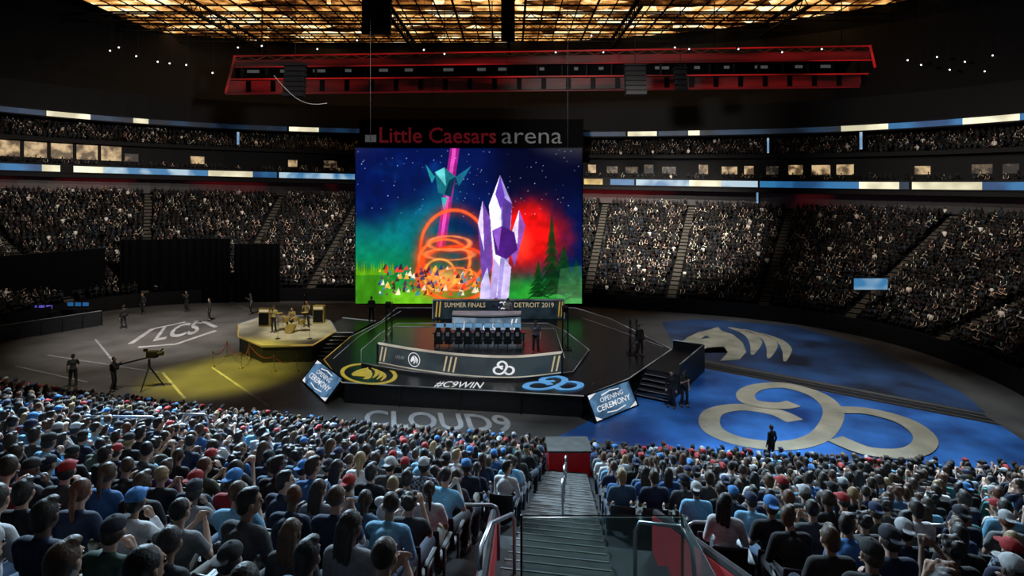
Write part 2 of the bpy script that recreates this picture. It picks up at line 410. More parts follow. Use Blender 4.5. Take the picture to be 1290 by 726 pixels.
def ell(c, r, mx=None, n=16, m=10):
    vs = []; fs = []
    def T(v):
        v = Vector((v[0]*r[0]+c[0], v[1]*r[1]+c[1], v[2]*r[2]+c[2])); return mx @ v if mx else v
    vs.append(T((0, 0, -1)))
    for i in range(1, m):
        a = -PI/2+PI*i/m
        for k in range(n): vs.append(T((math.cos(a)*math.cos(2*PI*k/n), math.cos(a)*math.sin(2*PI*k/n), math.sin(a))))
    vs.append(T((0, 0, 1))); e = len(vs)-1
    for k in range(n):
        k2 = (k+1) % n; fs.append((0, 1+k2, 1+k))
        for i in range(m-2): fs.append((1+i*n+k, 1+i*n+k2, 1+(i+1)*n+k2, 1+(i+1)*n+k))
        fs.append((1+(m-2)*n+k, 1+(m-2)*n+k2, e))
    return vs, fs
def remesh(prims, voxel, sm=2, tris=None):
    m = MB()
    for p in prims: m.add(*p)
    me = bpy.data.meshes.new('tmp'); me.from_pydata(m.v, [], m.f); me.update()
    o = bpy.data.objects.new('tmp', me); COL.objects.link(o)
    rm = o.modifiers.new('r', 'REMESH'); rm.mode = 'VOXEL'; rm.voxel_size = voxel; rm.use_smooth_shade = True
    if sm:
        s_ = o.modifiers.new('s', 'SMOOTH'); s_.factor = .5; s_.iterations = sm
    dg = bpy.context.evaluated_depsgraph_get(); r = bpy.data.meshes.new_from_object(o.evaluated_get(dg))
    if tris:
        nt_ = sum(len(p.vertices)-2 for p in r.polygons)
        dc = o.modifiers.new('d', 'DECIMATE'); dc.ratio = min(1, tris/max(1, nt_)); bpy.data.meshes.remove(r)
        dg = bpy.context.evaluated_depsgraph_get(); r = bpy.data.meshes.new_from_object(o.evaluated_get(dg))
    bpy.data.objects.remove(o); bpy.data.meshes.remove(me)
    return r
ARM = {'lap': ((.22, .07, -.27), (.11, .29, -.36)), 'clap': ((.22, .13, -.23), (.05, .34, -.06)), 'phone': ((.21, .15, -.2), (.07, .33, .05)), 'up': ((.30, .06, .2), (.22, .09, .45)),
       'side': ((.24, -.03, -.27), (.24, .06, -.52)), 'chin': ((.18, .2, -.22), (.05, .2, -.01)), 'fold': ((.22, .08, -.26), (-.02, .2, -.2))}
def person_prims(seated, arms, fem, hair, yaw, sleeve, fine=True, lean=0.0):
    sw = .155 if fem else .175
    if seated:
        Pv = Vector((0, 0, .54)); C = Vector((0, .02+lean*.5, .86)); N = Vector((0, .02+lean, 1.03)); Hd = Vector((0, .05+lean*1.2, 1.185))
        legs = [(Vector((s*.09, .02, .53)), Vector((s*.14, .45, .51)), Vector((s*.14, .40, .09))) for s in (-1, 1)]
    else:
        Pv = Vector((0, 0, .96)); C = Vector((0, 0, 1.27)); N = Vector((0, 0, 1.44)); Hd = Vector((0, .03, 1.60))
        legs = [(Vector((-.09, 0, .92)), Vector((-.12, .05, .50)), Vector((-.14, 0, .09))), (Vector((.09, 0, .92)), Vector((.11, .03, .50)), Vector((.15, -.08, .09)))]
    S = Vector((0, N.y-.01, N.z-.06)); out = {}
    skin = []; shirt = []; legp = []; shoes = []
    def torso(e):
        return [ell(Pv+Vector((0, 0, .02)), (.148+e, .115+e, .12+e)), ell(Pv.lerp(C, .45), (.122+e, .092+e, .16+e)), ell(C, ((.14 if fem else .155)+e, .10+e, .15+e)),
                capsule(S+Vector((-sw+.02, 0, 0)), S+Vector((sw-.02, 0, 0)), .056+e, .056+e), capsule(S+Vector((0, 0, -.02)), S+Vector((0, 0, .045)), .075+e, .05+e)]
    skin += torso(-.004) if fine else []
    shirt += torso(.012)
    skin.append(capsule(S, Hd+Vector((0, -.02, -.05)), .050, .048))
    for i, s in enumerate((-1, 1)):
        a = arms[i]; e_, w_ = ARM[a]
        sh = S+Vector((s*sw, 0, 0)); el = S+Vector((s*e_[0], e_[1], e_[2])); wr = S+Vector((s*w_[0], w_[1], w_[2]))
        skin += [capsule(sh, el, .045, .037), capsule(el, wr, .037, .025)]
        dr = (wr-el).normalized(); sd = dr.cross(Vector((0, 0, 1)))
        sd = sd.normalized() if sd.length > .1 else Vector((1, 0, 0)); nn = sd.cross(dr).normalized()
        if a in ('clap',): sd, nn = nn, sd*s
        if fine:
            for q in (-1, 1): skin.append(capsule(wr+sd*q*.012, wr+dr*.075+sd*q*.02, .016, .017))
            for j, (of, ln) in enumerate(((-.031, .058), (-.011, .072), (.011, .068), (.030, .052))):
                p0 = wr+dr*.08+sd*of; p1 = p0+(dr*.85-nn*.35).normalized()*ln*.55; p2 = p1+(dr*.45-nn*.8).normalized()*ln*.45
                skin += [capsule(p0, p1, .0095, .009, 8), capsule(p1, p2, .009, .0078, 8)]
            p0 = wr+dr*.02+sd*s*-.02; p1 = p0+(dr*.6-sd*s*.8).normalized()*.04; skin += [capsule(p0, p1, .012, .010, 8), capsule(p1, p1+(dr*.9-nn*.3)*.028, .010, .0085, 8)]
        else: skin.append(capsule(wr, wr+dr*.13, .035, .03))
        if sleeve: shirt += [capsule(sh, el, .058, .050), capsule(el, el.lerp(wr, .9), .049, .038)]
        else: shirt += [capsule(sh, sh.lerp(el, .62), .058, .058)]
        hp, kn, an = legs[i]
        if fine: skin += [capsule(hp, kn, .08, .055), capsule(kn, an, .052, .036), capsule(an, an+Vector((0, .12, -.04)), .038, .03)]
        legp += [capsule(hp, kn, .094, .070), capsule(kn, kn.lerp(an, .9), .070, .052)]
        shoes += [capsule(an+Vector((0, -.04, -.035)), an+Vector((0, .16, -.045)), .048, .042), capsule(an, an+Vector((0, 0, -.03)), .05, .05)]
    legp += [ell(Pv, (.168, .132, .125))]
    HM = Matrix.Translation(Hd) @ Matrix.Rotation(yaw, 4, 'Z') @ Matrix.Rotation(-.06, 4, 'X')
    skin += [ell((0, -.01, .02), (.075, .094, .098), HM), ell((0, .022, -.045), (.057, .068, .072), HM)]
    if fine:
        cp = lambda a, b_, r1, r2: capsule(HM @ Vector(a), HM @ Vector(b_), r1, r2, 8)
        skin += [cp((0, .086, .012), (0, .104, -.022), .008, .014), ell((.078, 0, -.012), (.012, .021, .032), HM), ell((-.078, 0, -.012), (.012, .021, .032), HM),
                 cp((-.016, .086, -.058), (.016, .086, -.058), .009, .009), cp((-.035, .079, .034), (.035, .079, .034), .011, .011)]
    hr = []; cap_ = []
    base = ell((0, -.022, .026), (.083, .096, .102), HM)
    if hair == 'short': hr += [base, ell((0, -.05, -.03), (.07, .06, .07), HM), ell((.02, .02, .105), (.05, .05, .03), HM)]
    if hair == 'crop': hr += [ell((0, -.020, .026), (.080, .093, .098), HM)]
    if hair == 'long':
        hr += [base]
        for q in (-1, 0, 1): hr.append(capsule(HM @ Vector((q*.045, -.06, .0)), HM @ Vector((q*.06, -.095, -.22)), .048, .028))
    if hair == 'tail':
        hr += [base, capsule(HM @ Vector((0, -.11, .04)), HM @ Vector((0, -.15, -.04)), .025, .028), capsule(HM @ Vector((0, -.15, -.04)), HM @ Vector((0, -.135, -.20)), .028, .014)]
    if hair == 'curly':
        hr += [base]+[ell((.065*math.cos(a), -.03+.07*math.sin(a), .06+.04*math.sin(a*3)), (.034, .034, .036), HM) for a in [i*.63 for i in range(10)]]+[ell((0, -.02, .1), (.055, .055, .035), HM)]
    if hair in ('cap', 'backcap'):
        hr += [ell((0, -.03, -.005), (.080, .088, .085), HM)]
        q = 1 if hair == 'cap' else -1
        cap_ += [ell((0, -.008, .050), (.087, .104, .076), HM), ell((0, q*.125-.008, .045), (.062, .068, .011), HM), ell((0, -.008, .128), (.012, .012, .008), HM)]
    out.update(skin=skin, shirt=shirt, trousers=legp, shoes=shoes, hair=hr, cap=cap_)
    out['eyes'] = [ell((q*.031, .083, .008), (.012, .009, .009), HM, 10, 6) for q in (-1, 1)]
    return out
VAR = [dict(arms=('lap', 'lap'), fem=0, hair='short', yaw=.15, sleeve=0), dict(arms=('clap', 'clap'), fem=0, hair='crop', yaw=-.2, sleeve=0, lean=.05), dict(arms=('lap', 'chin'), fem=0, hair='cap', yaw=.3, sleeve=1, lean=.08),
       dict(arms=('lap', 'lap'), fem=1, hair='long', yaw=-.35, sleeve=1), dict(arms=('phone', 'phone'), fem=0, hair='curly', yaw=0, sleeve=0), dict(arms=('lap', 'lap'), fem=1, hair='tail', yaw=.25, sleeve=0, lean=.06),
       dict(arms=('fold', 'fold'), fem=0, hair='backcap', yaw=-.1, sleeve=0), dict(arms=('lap', 'lap'), fem=0, hair='short', yaw=-.7, sleeve=1, lean=.12), dict(arms=('chin', 'lap'), fem=0, hair='crop', yaw=.8, sleeve=1, lean=.15)]
HT = ['short hair', 'cropped hair', 'and cap', 'long hair', 'curly hair', 'ponytail', 'and backward cap', 'neat hair', 'shaved hair']
PROTO = []
def make_proto(seated, v, k=0):
    pr = person_prims(seated, fine=True, **v); d = {}
    for nm, vx in (('skin', .0095), ('shirt', .013), ('trousers', .015), ('shoes', .012), ('hair', .011), ('cap', .009)):
        if pr[nm]: d[nm] = remesh(pr[nm], vx, 1 if nm == 'skin' else 2)
    for i_, p in enumerate(pr['eyes']):
        me = bpy.data.meshes.new('eye'); me.from_pydata([tuple(q) for q in p[0]], [], p[1]); d['eye%d' % i_] = me
    for nm, me in d.items():
        me.materials.clear(); me.materials.append(M[{'skin': 'skin', 'hair': 'hair', 'eye0': 'eye', 'eye1': 'eye'}.get(nm, 'cloth')]); me.name = 'person_'+nm
        me.polygons.foreach_set('use_smooth', [True]*len(me.polygons))
    return d
SKINS = [(.50, .30, .21), (.42, .25, .17), (.30, .17, .11), (.14, .075, .05), (.55, .34, .25)]
HAIRS = [((.010, .008, .008), 'black'), ((.035, .020, .010), 'brown'), ((.08, .042, .02), 'brown'), ((.02, .014, .01), 'dark'), ((.30, .20, .09), 'blond'), ((.12, .04, .015), 'auburn')]
HW = [26, 25, 18, 22, 6, 4]
SHIRTS = [((.008, .008, .010), 'black', 36), ((.012, .02, .05), 'navy', 16), ((.045, .048, .052), 'dark grey', 12), ((.03, .12, .32), 'blue', 8), ((.18, .42, .62), 'light blue', 11), ((.62, .62, .63), 'white', 11), ((.30, .015, .02), 'red', 2), ((.05, .11, .19), 'denim', 6), ((.06, .07, .045), 'olive', 2), ((.10, .03, .13), 'purple', 1), ((.2, .2, .21), 'grey', 5), ((.03, .2, .2), 'teal', 3), ((.30, .34, .42), 'plaid', 5)]
SW_ = [s[2] for s in SHIRTS]
def rgba(c): return (c[0], c[1], c[2], 1)
def place_person(d, loc, rz, sc, shirt, hairc, skinc, trou, capc, label, group=None, pl=False):
    o = bpy.data.objects.new('person', d['skin']); COL.objects.link(o); o.location = loc; o.rotation_euler = (0, 0, rz); o.scale = (sc,)*3; o.color = rgba(skinc)
    tag(o, label, 'person', group)
    for nm, c in (('shirt', shirt), ('trousers', trou), ('shoes', (.06, .06, .06)), ('hair', hairc), ('cap', capc), ('eye0', (0, 0, 0)), ('eye1', (0, 0, 0))):
        if nm in d:
            ch = bpy.data.objects.new(nm.rstrip('01'), d[nm]); COL.objects.link(ch); ch.parent = o; ch.color = rgba(c)
            if pl and nm == 'shirt': ch.material_slots[0].link = 'OBJECT'; ch.material_slots[0].material = M['plaid']
    return o
for v in VAR: PROTO.append(make_proto(True, v))
def low(seated, v, tr):
    pr = person_prims(seated, fine=False, **v); V = []; T = []; A = []; n = 0
    for idx, (nm, t) in enumerate(zip(('skin', 'shirt', 'trousers', 'hair', 'cap', 'shoes'), tr)):
        if not pr[nm] or t == 0: continue
        me = remesh(pr[nm], .02, 1, t); me.calc_loop_triangles()
        vs = np.array([x.co[:] for x in me.vertices]); ts = np.array([t_.vertices[:] for t_ in me.loop_triangles])
        V.append(vs); T.append(ts+n); A.append(np.full(len(vs), idx)); n += len(vs); bpy.data.meshes.remove(me)
    return np.vstack(V), np.vstack(T), np.concatenate(A)
def crowd(name, variants, inst, m, smooth=True):
    """inst: (variant, x, y, z, rot, scale, colours[6][3])"""
    AV = []; AT = []; AC = []; n = 0
    for vi, (V, T, A) in enumerate(variants):
        I = [q for q in inst if q[0] == vi]
        if not I: continue
        pos = np.array([q[1:4] for q in I]); rot = np.array([q[4] for q in I]); sc = np.array([q[5] for q in I]); cols = np.array([q[6] for q in I])
        c, s = np.cos(rot)[:, None], np.sin(rot)[:, None]
        x = (V[None, :, 0]*c-V[None, :, 1]*s)*sc[:, None]+pos[:, 0:1]; y = (V[None, :, 0]*s+V[None, :, 1]*c)*sc[:, None]+pos[:, 1:2]; z = V[None, :, 2]*sc[:, None]+pos[:, 2:3]
        AV.append(np.stack([x, y, z], -1).reshape(-1, 3)); k = len(I)
        AT.append((T[None]+(np.arange(k)*len(V))[:, None, None]).reshape(-1, 3)+n); AC.append(cols[:, A].reshape(-1, 3)); n += k*len(V)
    V = np.vstack(AV); T = np.vstack(AT); C = np.vstack(AC)
    me = bpy.data.meshes.new(name); me.vertices.add(len(V)); me.vertices.foreach_set('co', V.astype(np.float32).ravel())
    me.loops.add(len(T)*3); me.loops.foreach_set('vertex_index', T.astype(np.int32).ravel())
    me.polygons.add(len(T)); me.polygons.foreach_set('loop_start', np.arange(0, len(T)*3, 3, dtype=np.int32))
    me.update(calc_edges=True)
    if smooth: me.polygons.foreach_set('use_smooth', np.ones(len(T), dtype=bool))
    at = me.color_attributes.new('Col', 'FLOAT_COLOR', 'POINT'); at.data.foreach_set('color', np.hstack([C, np.ones((len(C), 1))]).astype(np.float32).ravel())
    me.materials.append(M[m]); o = bpy.data.objects.new(name, me); COL.objects.link(o)
    return o
def rcols(vi, sh=None):
    sh = sh or R.choices(SHIRTS, SW_)[0][0]; j = .8+.4*R.random()
    capc = R.choice([(.02, .02, .03), (.5, .5, .5), (.4, .02, .02), (.05, .2, .5), (.02, .03, .08)])
    return [R.choice(SKINS), tuple(x*j for x in sh), R.choice([(.02, .025, .04), (.03, .03, .03), (.05, .08, .14)]), R.choices(HAIRS, HW)[0][0], capc, (.05, .05, .05)]

# ---- near stand (rows gently curved)
PS = .92
Y0, ROWY, RISE = 20.7, .76, .290
def gx(X): return -.18*X+.0032*X*X
def rowY(k, X): return Y0-ROWY*k+gx(X)
def ANGF(X): return math.atan(-.18+.0064*X)
ANG = ANGF(1.7)
def zf(Y, X=1.7): return (Y0+gx(X)-Y)/ROWY*RISE
def XL(Y): return 1.15+(Y-18)*.11
def XR(Y): return 2.30+(Y-18)*.10
m_ = MB(); vs = []; prof = [(.95, 0)]; NS = 30
for k in range(NS): prof += [(.55-ROWY*k, RISE*k+.02), (.55-ROWY*(k+1), RISE*k+.02)]
XS = [-44+i*2 for i in range(40)]
for X in XS:
    for v, z in prof: vs.append((X, Y0+v+gx(X), z))
n = len(prof)
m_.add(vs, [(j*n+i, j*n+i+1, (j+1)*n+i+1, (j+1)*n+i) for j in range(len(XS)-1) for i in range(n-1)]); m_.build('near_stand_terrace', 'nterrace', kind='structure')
for h_, nm, mm in ((0, 'aisle_stairs', 'step'), (1, 'trim_1', 'linemark')):
    m_ = MB()
    for k in range(3, 20):
        for h in (0, 1):
            y = rowY(k, 1.7)+.45-.38*h; z = RISE*k+.05+RISE/2*h; a, b_ = XL(y)-.02, XR(y)+.02
            if h_ == 0: m_.box(((a+b_)/2, y, z-.08), (b_-a, .36, .2), ANG)
            else: m_.box(((a+b_)/2, y+.165, z+.022), (b_-a, .022, .01), ANG)
    m_.build(nm, mm, kind='structure')
seatpos = []
for k in range(0, 26):
    for side in (-1, 1):
        for j in range(80):
            Y = rowY(k, 1.7)
            for _ in range(4):
                X = (XL(Y)-.34-.49*j) if side < 0 else (XR(Y)+.34+.49*j); Y = rowY(k, X)
            if Y < 2.7: continue
            px, py = PXY(X, Y, RISE*k+1.1)
            if px < -70 or px > 1360 or py > 790: continue
            if Y < 8.6 and -.78 < X < 2.45: continue
            seatpos.append((k, side, j, X, Y, RISE*k+.02, px, py))
seatpos.sort(key=lambda q: q[4])
nearset, restset = seatpos[:300], seatpos[300:]
sp = empty('stadium_seat'); tag(sp, 'seat', 'seat', 'folding seats in the near stand'); sp.scale = (.9,)*3
vs = []
for i in range(7):
    t = i/6
    for x in (-.215, -.1, .1, .215):
        vs.append((x, -.175-.06*t+.02*abs(x)/.2, .42+.42*t)) 
fs = [(i*4+j, i*4+j+1, (i+1)*4+j+1, (i+1)*4+j) for i in range(6) for j in range(3)]
bk = MB().add(vs, fs).build('backrest', 'seat', sp, True); so = bk.modifiers.new('s', 'SOLIDIFY'); so.thickness = .035; bk.modifiers.new('b', 'BEVEL').width = .01
vs = [(x, y, .41+.03*((y+.15)/.4)) for y in (-.14, 0, .14, .27) for x in (-.21, 0, .21)]
pn = MB().add(vs, [(i*3+j, i*3+j+1, i*3+j+4, i*3+j+3) for i in range(3) for j in range(2)]).build('seat_pan', 'seat', sp, True); so = pn.modifiers.new('s', 'SOLIDIFY'); so.thickness = .05
for s in (-1, 1):
    MB().box((s*.25, .02, .60), (.045, .34, .03)).box((s*.25, -.10, .33), (.03, .05, .54)).build('armrest', 'seatframe', sp, bevel=.006)
first = True
def rowname(k): return ordn(k+1)+' row up'
jersey = {}
def closest(px, py): return min(nearset, key=lambda q: (q[6]-px)**2+(q[7]-py)**2)
jersey[closest(512, 612)[:3]] = ('A', (.02, .025, .035)); jersey[closest(1232, 672)[:3]] = ('DOUBLELIFT', (.012, .03, .10)); jersey[closest(1022, 690)[:3]] = ('A', (.02, .02, .02))
forced = {closest(445, 640)[:3]: (5, (.06, .13, .22), 'denim'), closest(560, 622)[:3]: (1, (.16, .42, .62), 'light blue'), closest(590, 618)[:3]: (3, (.06, .06, .07), 'dark grey'), closest(65, 545)[:3]: (2, (.3, .3, .3), 'grey'), closest(150, 690)[:3]: (2, (.02, .05, .03), 'dark green')}
for q in nearset:
    k, side, j, X, Y, z, px, py = q; AG = ANGF(X)
    where = '%s, %s seat %s of aisle' % (rowname(k), ordn(j+1), 'left' if side < 0 else 'right')
    lab = 'black folding seat in the near stand, '+where
    if first: sp.location = (X, Y, z); sp.rotation_euler = (0, 0, AG); sp['label'] = lab; first = False
    else: dup(sp, (X, Y, z), AG, lab)
    if R.random() < .03 and q[:3] not in jersey: continue
    vi = R.choices(range(9), [22, 11, 14, 10, 8, 8, 10, 12, 8])[0]; sh = R.choices(SHIRTS, SW_)[0]; shc, shn = sh[0], sh[1]
    if q[:3] in forced: vi, shc, shn = forced[q[:3]]
    if q[:3] in jersey: vi = 0; shc = jersey[q[:3]][1]; shn = 'printed dark'
    hc, hn = R.choices(HAIRS, HW)[0]; capc = R.choice([(.02, .02, .03), (.45, .45, .45), (.35, .02, .02), (.05, .2, .5), (.02, .03, .08), (.02, .02, .02)])
    if HT[vi].startswith('and'): desc = 'spectator in %s shirt %s, %s' % (shn, HT[vi], where)
    else: desc = 'spectator in %s shirt, %s %s, %s' % (shn, hn, HT[vi].split()[-1], where)
    jj = .85+.3*R.random()
    o = place_person(PROTO[vi], (X+R.uniform(-.02, .02), Y+R.uniform(-.02, .02), z), AG+R.uniform(-.25, .25), PS*R.uniform(.92, 1.05), tuple(c*jj for c in shc), hc, R.choice(SKINS), R.choice([(.02, .025, .05), (.03, .03, .035), (.05, .09, .16), (.12, .11, .09)]), capc, desc, 'seated spectators in the near stand', shn == 'plaid')
    if q[:3] in jersey and jersey[q[:3]][0] != 'A':
        text_map('back_lettering', jersey[q[:3]][0], quadf((-.12, -.132, .90), (.24, 0, 0), (0, 0, .045)), 'greymark', o)
    elif q[:3] in jersey:
        mm = MB()
        for r_ in range(5): mm.box((0, -.124+.004*r_, .96-.045*r_), (.18-.02*(r_ % 2), .012, .014))
        mm.build('back_print', 'greymark', o)
MID = [low(True, VAR[i], (230, 170, 90, 80, 70, 24)) for i in (0, 1, 2, 3, 4, 6)]
inst = []
for q in restset:
    if R.random() < .03: continue
    k, side, j, X, Y, z, px, py = q; vi = R.choices(range(6), [32, 20, 15, 12, 8, 12])[0]
    inst.append((vi, X+R.uniform(-.03, .03), Y, z, ANGF(X)+R.uniform(-.25, .25), PS*R.uniform(.90, 1.04), rcols(vi)))
o = crowd('seated_crowd', MID, inst, 'vc'); tag(o, 'mass of seated spectators filling the front rows nearest the event floor', 'crowd', kind='stuff')
sv = np.array([(x*.22, -.155+b_*.035-.08*t, .42+.42*t) for t in (0, 1) for b_ in (0, -1) for x in (-1, 1)]+[(x*.21, y, .43+.03*b_) for b_ in (0, -1) for y in (-.14, .27) for x in (-1, 1)])
bt = [(0, 1, 5), (0, 5, 4), (2, 6, 7), (2, 7, 3), (0, 4, 6), (0, 6, 2), (1, 3, 7), (1, 7, 5), (4, 5, 7), (4, 7, 6), (0, 2, 3), (0, 3, 1)]
st = np.array(bt+[tuple(i+8 for i in t) for t in bt])
o = crowd('seat_rows', [(sv, st, np.zeros(16, int))], [(0, q[3], q[4], q[5], ANGF(q[3]), .9, [(.015, .015, .018)]*6) for q in restset], 'vc', False); tag(o, 'black folding seats under the crowd in the front rows', 'seats', kind='stuff')

# ---- far stands
FAR = [low(True, VAR[i], (44, 30, 18, 14, 12, 0)) for i in (0, 1, 3, 4, 2)]
inst = []
def farrow(d, z, dens, bright=1.0, aisles=True):
    s = 0.0
    while s < NP-1.01:
        L = (PT(min(NP-1, s+.5), d)-PT(s, d)).length*2; ds = .42*R.uniform(.85, 1.2)/max(.05, L); s += ds
        if s > NP-1.01: break
        p = PT(s, d)
        if p.y < 6: continue
        px = 645+p.x/p.y*F
        if px < -60 or px > 1350 or (470 < px < 700): continue
        if aisles and any((p-(pth[a]+nrm[a]*d)).length < .52 for a in AIS): continue
        if R.random() > dens: continue
        n = NM(s); rot = math.atan2(-n.y, -n.x)-PI/2+R.uniform(-.4, .4); vi = R.choices(range(5), [34, 25, 14, 10, 15])[0]
        c = rcols(vi); hot = R.random() < .30; f_ = R.uniform(1.9, 3.6) if hot else R.uniform(.01, .14); c[0] = tuple(min(.97, (x*.8+.06)*f_) for x in c[0])  # sparkle of lit faces among dim ones put into skin colour
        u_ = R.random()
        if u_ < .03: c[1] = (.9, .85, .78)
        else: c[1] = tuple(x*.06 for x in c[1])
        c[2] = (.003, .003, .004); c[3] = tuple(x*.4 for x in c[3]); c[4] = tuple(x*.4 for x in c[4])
        inst.append((vi, p.x, p.y, BZ(p.x, d, z)+R.uniform(-.06, .06), rot, R.uniform(.68, .86), c))
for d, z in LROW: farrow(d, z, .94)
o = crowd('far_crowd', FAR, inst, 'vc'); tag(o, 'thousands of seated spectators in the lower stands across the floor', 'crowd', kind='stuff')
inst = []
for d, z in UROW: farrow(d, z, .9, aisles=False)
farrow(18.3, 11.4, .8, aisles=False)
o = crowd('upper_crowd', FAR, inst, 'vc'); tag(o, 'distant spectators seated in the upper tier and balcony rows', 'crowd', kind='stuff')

# ------------------------------------------------------------- centre stage
DKP = [(431, 482), (736, 499), (792, 477), (846, 440), (770, 402), (725, 388), (500, 388), (480, 405), (442, 424), (408, 453)]
DK = [GP(*q, 1.0) for q in DKP]
dk2 = [(p.x, p.y) for p in DK]
stg = empty('main_stage', (-2, 34, 0)); tag(stg, 'large black many-sided centre stage with glowing edge lines', 'stage')
MB().prism(dk2, .93, 1.0).build('deck', 'deck', stg)
cx, cy = sum(p[0] for p in dk2)/10, sum(p[1] for p in dk2)/10
MB().prism([(cx+(x-cx)*.985, cy+(y-cy)*.985) for x, y in dk2], 0, .93).build('skirt', 'fascia', stg)
for i in range(10):
    a, b_ = DK[i], DK[(i+1) % 10]
    MB().tube([a, b_], .022, 6).build('edge_light', 'gold_e' if i in (9, 8) else ('trim_e'), stg)
    for k in range(1, 4):
        p = a.lerp(b_, k/4)
        MB().box((p.x, p.y, .48), (.05, .05, .9)).build('skirt_rib', 'dkmetal', stg)
for a, b_ in [((735, 401), (836, 437)), ((505, 392), (452, 424)), ((452, 424), (420, 452))]:
    MB().tube([GP(*a, 1.0), GP(*b_, 1.0)], .016, 6).build('deck_light_line', 'trim_e', stg)
pl_ = [GP(*q, 1.0) for q in [(455, 461), (520, 472), (590, 479), (655, 480), (722, 472), (742, 444), (712, 420), (690, 410), (500, 410), (478, 424), (455, 444)]]
MB().prism([(p.x, p.y) for p in pl_], 1.0, 1.14).build('lower_tier', 'deck2', stg)
MB().tube([p+Vector((0, 0, .145)) for p in pl_]+[pl_[0]+Vector((0, 0, .145))], .018, 6).build('edge_light', 'trim_e', stg)
text_map('front_lettering', '#C9WIN', quadf(GP(546, 488, 1.02), GP(607, 490, 1.02)-GP(546, 488, 1.02), GP(551, 480, 1.02)-GP(546, 488, 1.02)), 'text_w', stg, .2, .0)
def c9(f, w=.10):
    # cloud emblem in a unit square: left lobe runs on into the looping nine on top, right lobe curls in
    S_ = [[(.43, .37), (.35, .48), (.18, .52), (.05, .41), (.04, .20), (.15, .07), (.33, .05), (.48, .15), (.58, .34), (.64, .58), (.60, .80), (.46, .93), (.31, .88), (.23, .74), (.25, .60), (.38, .57), (.46, .62)],
          [(.65, .56), (.80, .57), (.94, .45), (.96, .24), (.85, .07), (.68, .05), (.57, .17)]]
    m_ = MB(); z = 0
    for l in S_:
        for q in stroke([(p.x, p.y) for p in catmull([(a, b_, 0) for a, b_ in l], 8)], w):
            z += 1; m_.quad(*[f(p[0], p[1], z) for p in q])
    return m_
def qz(O, U, V, st=.0002, dirv=(0, 0, 1)):
    g_ = quadf(O, U, V); dv = Vector(dirv); return lambda a, b_, z: g_(a, b_)+dv*(z*st)
def horse():
    L = [[(.05, .44), (.02, .30), (.08, .18), (.19, .20), (.30, .34), (.44, .38), (.46, .22), (.38, .02), (.54, .06), (.62, .24), (.62, .50), (.56, .74), (.46, .86), (.44, 1.0), (.36, .90), (.24, .80), (.13, .64)]]
    for pts, ws in (([(.54, .98), (.70, .80), (.74, .52), (.66, .18)], (.03, .11, .12, .02)), ([(.68, .92), (.84, .70), (.87, .44), (.78, .10)], (.02, .10, .11, .02)), ([(.83, .80), (.96, .58), (.98, .34), (.90, .04)], (.02, .08, .09, .02))):
        c = catmull([(a, b_, 0) for a, b_ in pts], 6); n = len(c); w = []
        for i in range(n):
            t = i/(n-1)*(len(ws)-1); j = min(int(t), len(ws)-2); w.append(ws[j]+(ws[j+1]-ws[j])*(t-j))
        L += [[tuple(p) for p in q] for q in stroke([(p.x, p.y) for p in c], w)]
    return L
def circle(r=.66, w=.09): return stroke([(.5+r*math.cos(t), .5+r*math.sin(t)) for t in [i*PI/16 for i in range(33)]], w)
def tri_poly(name, polys, f, m, parent=None, **k):
    bm = bmesh.new()
    for pl in polys:
        fc = bm.faces.new([bm.verts.new(f(*p)) for p in pl])
    bmesh.ops.triangulate(bm, faces=bm.faces[:]); bm.verts.ensure_lookup_table()
    mb = MB(); idx = {v: i for i, v in enumerate(bm.verts)}
    mb.add([v.co[:] for v in bm.verts], [tuple(idx[v] for v in fc.verts) for fc in bm.faces]); bm.free()
    return mb.build(name, m, parent, **k)
a0 = GP(656, 491, 1.015); c9(qz(a0, GP(730, 493, 1.015)-a0, GP(672, 473, 1.015)-a0), .12).build('deck_emblem', 'logo_blue', stg)
a0 = GP(440, 476, 1.015); ef = quadf(a0, GP(484, 481, 1.015)-a0, GP(446, 461, 1.015)-a0); em = tri_poly('deck_emblem', horse(), ef, 'logo_gold', stg); mapped(circle(.78, .12), lambda a, b_: ef(a, b_)+Vector((0, 0, .003))).build('emblem_ring', 'logo_gold', stg)
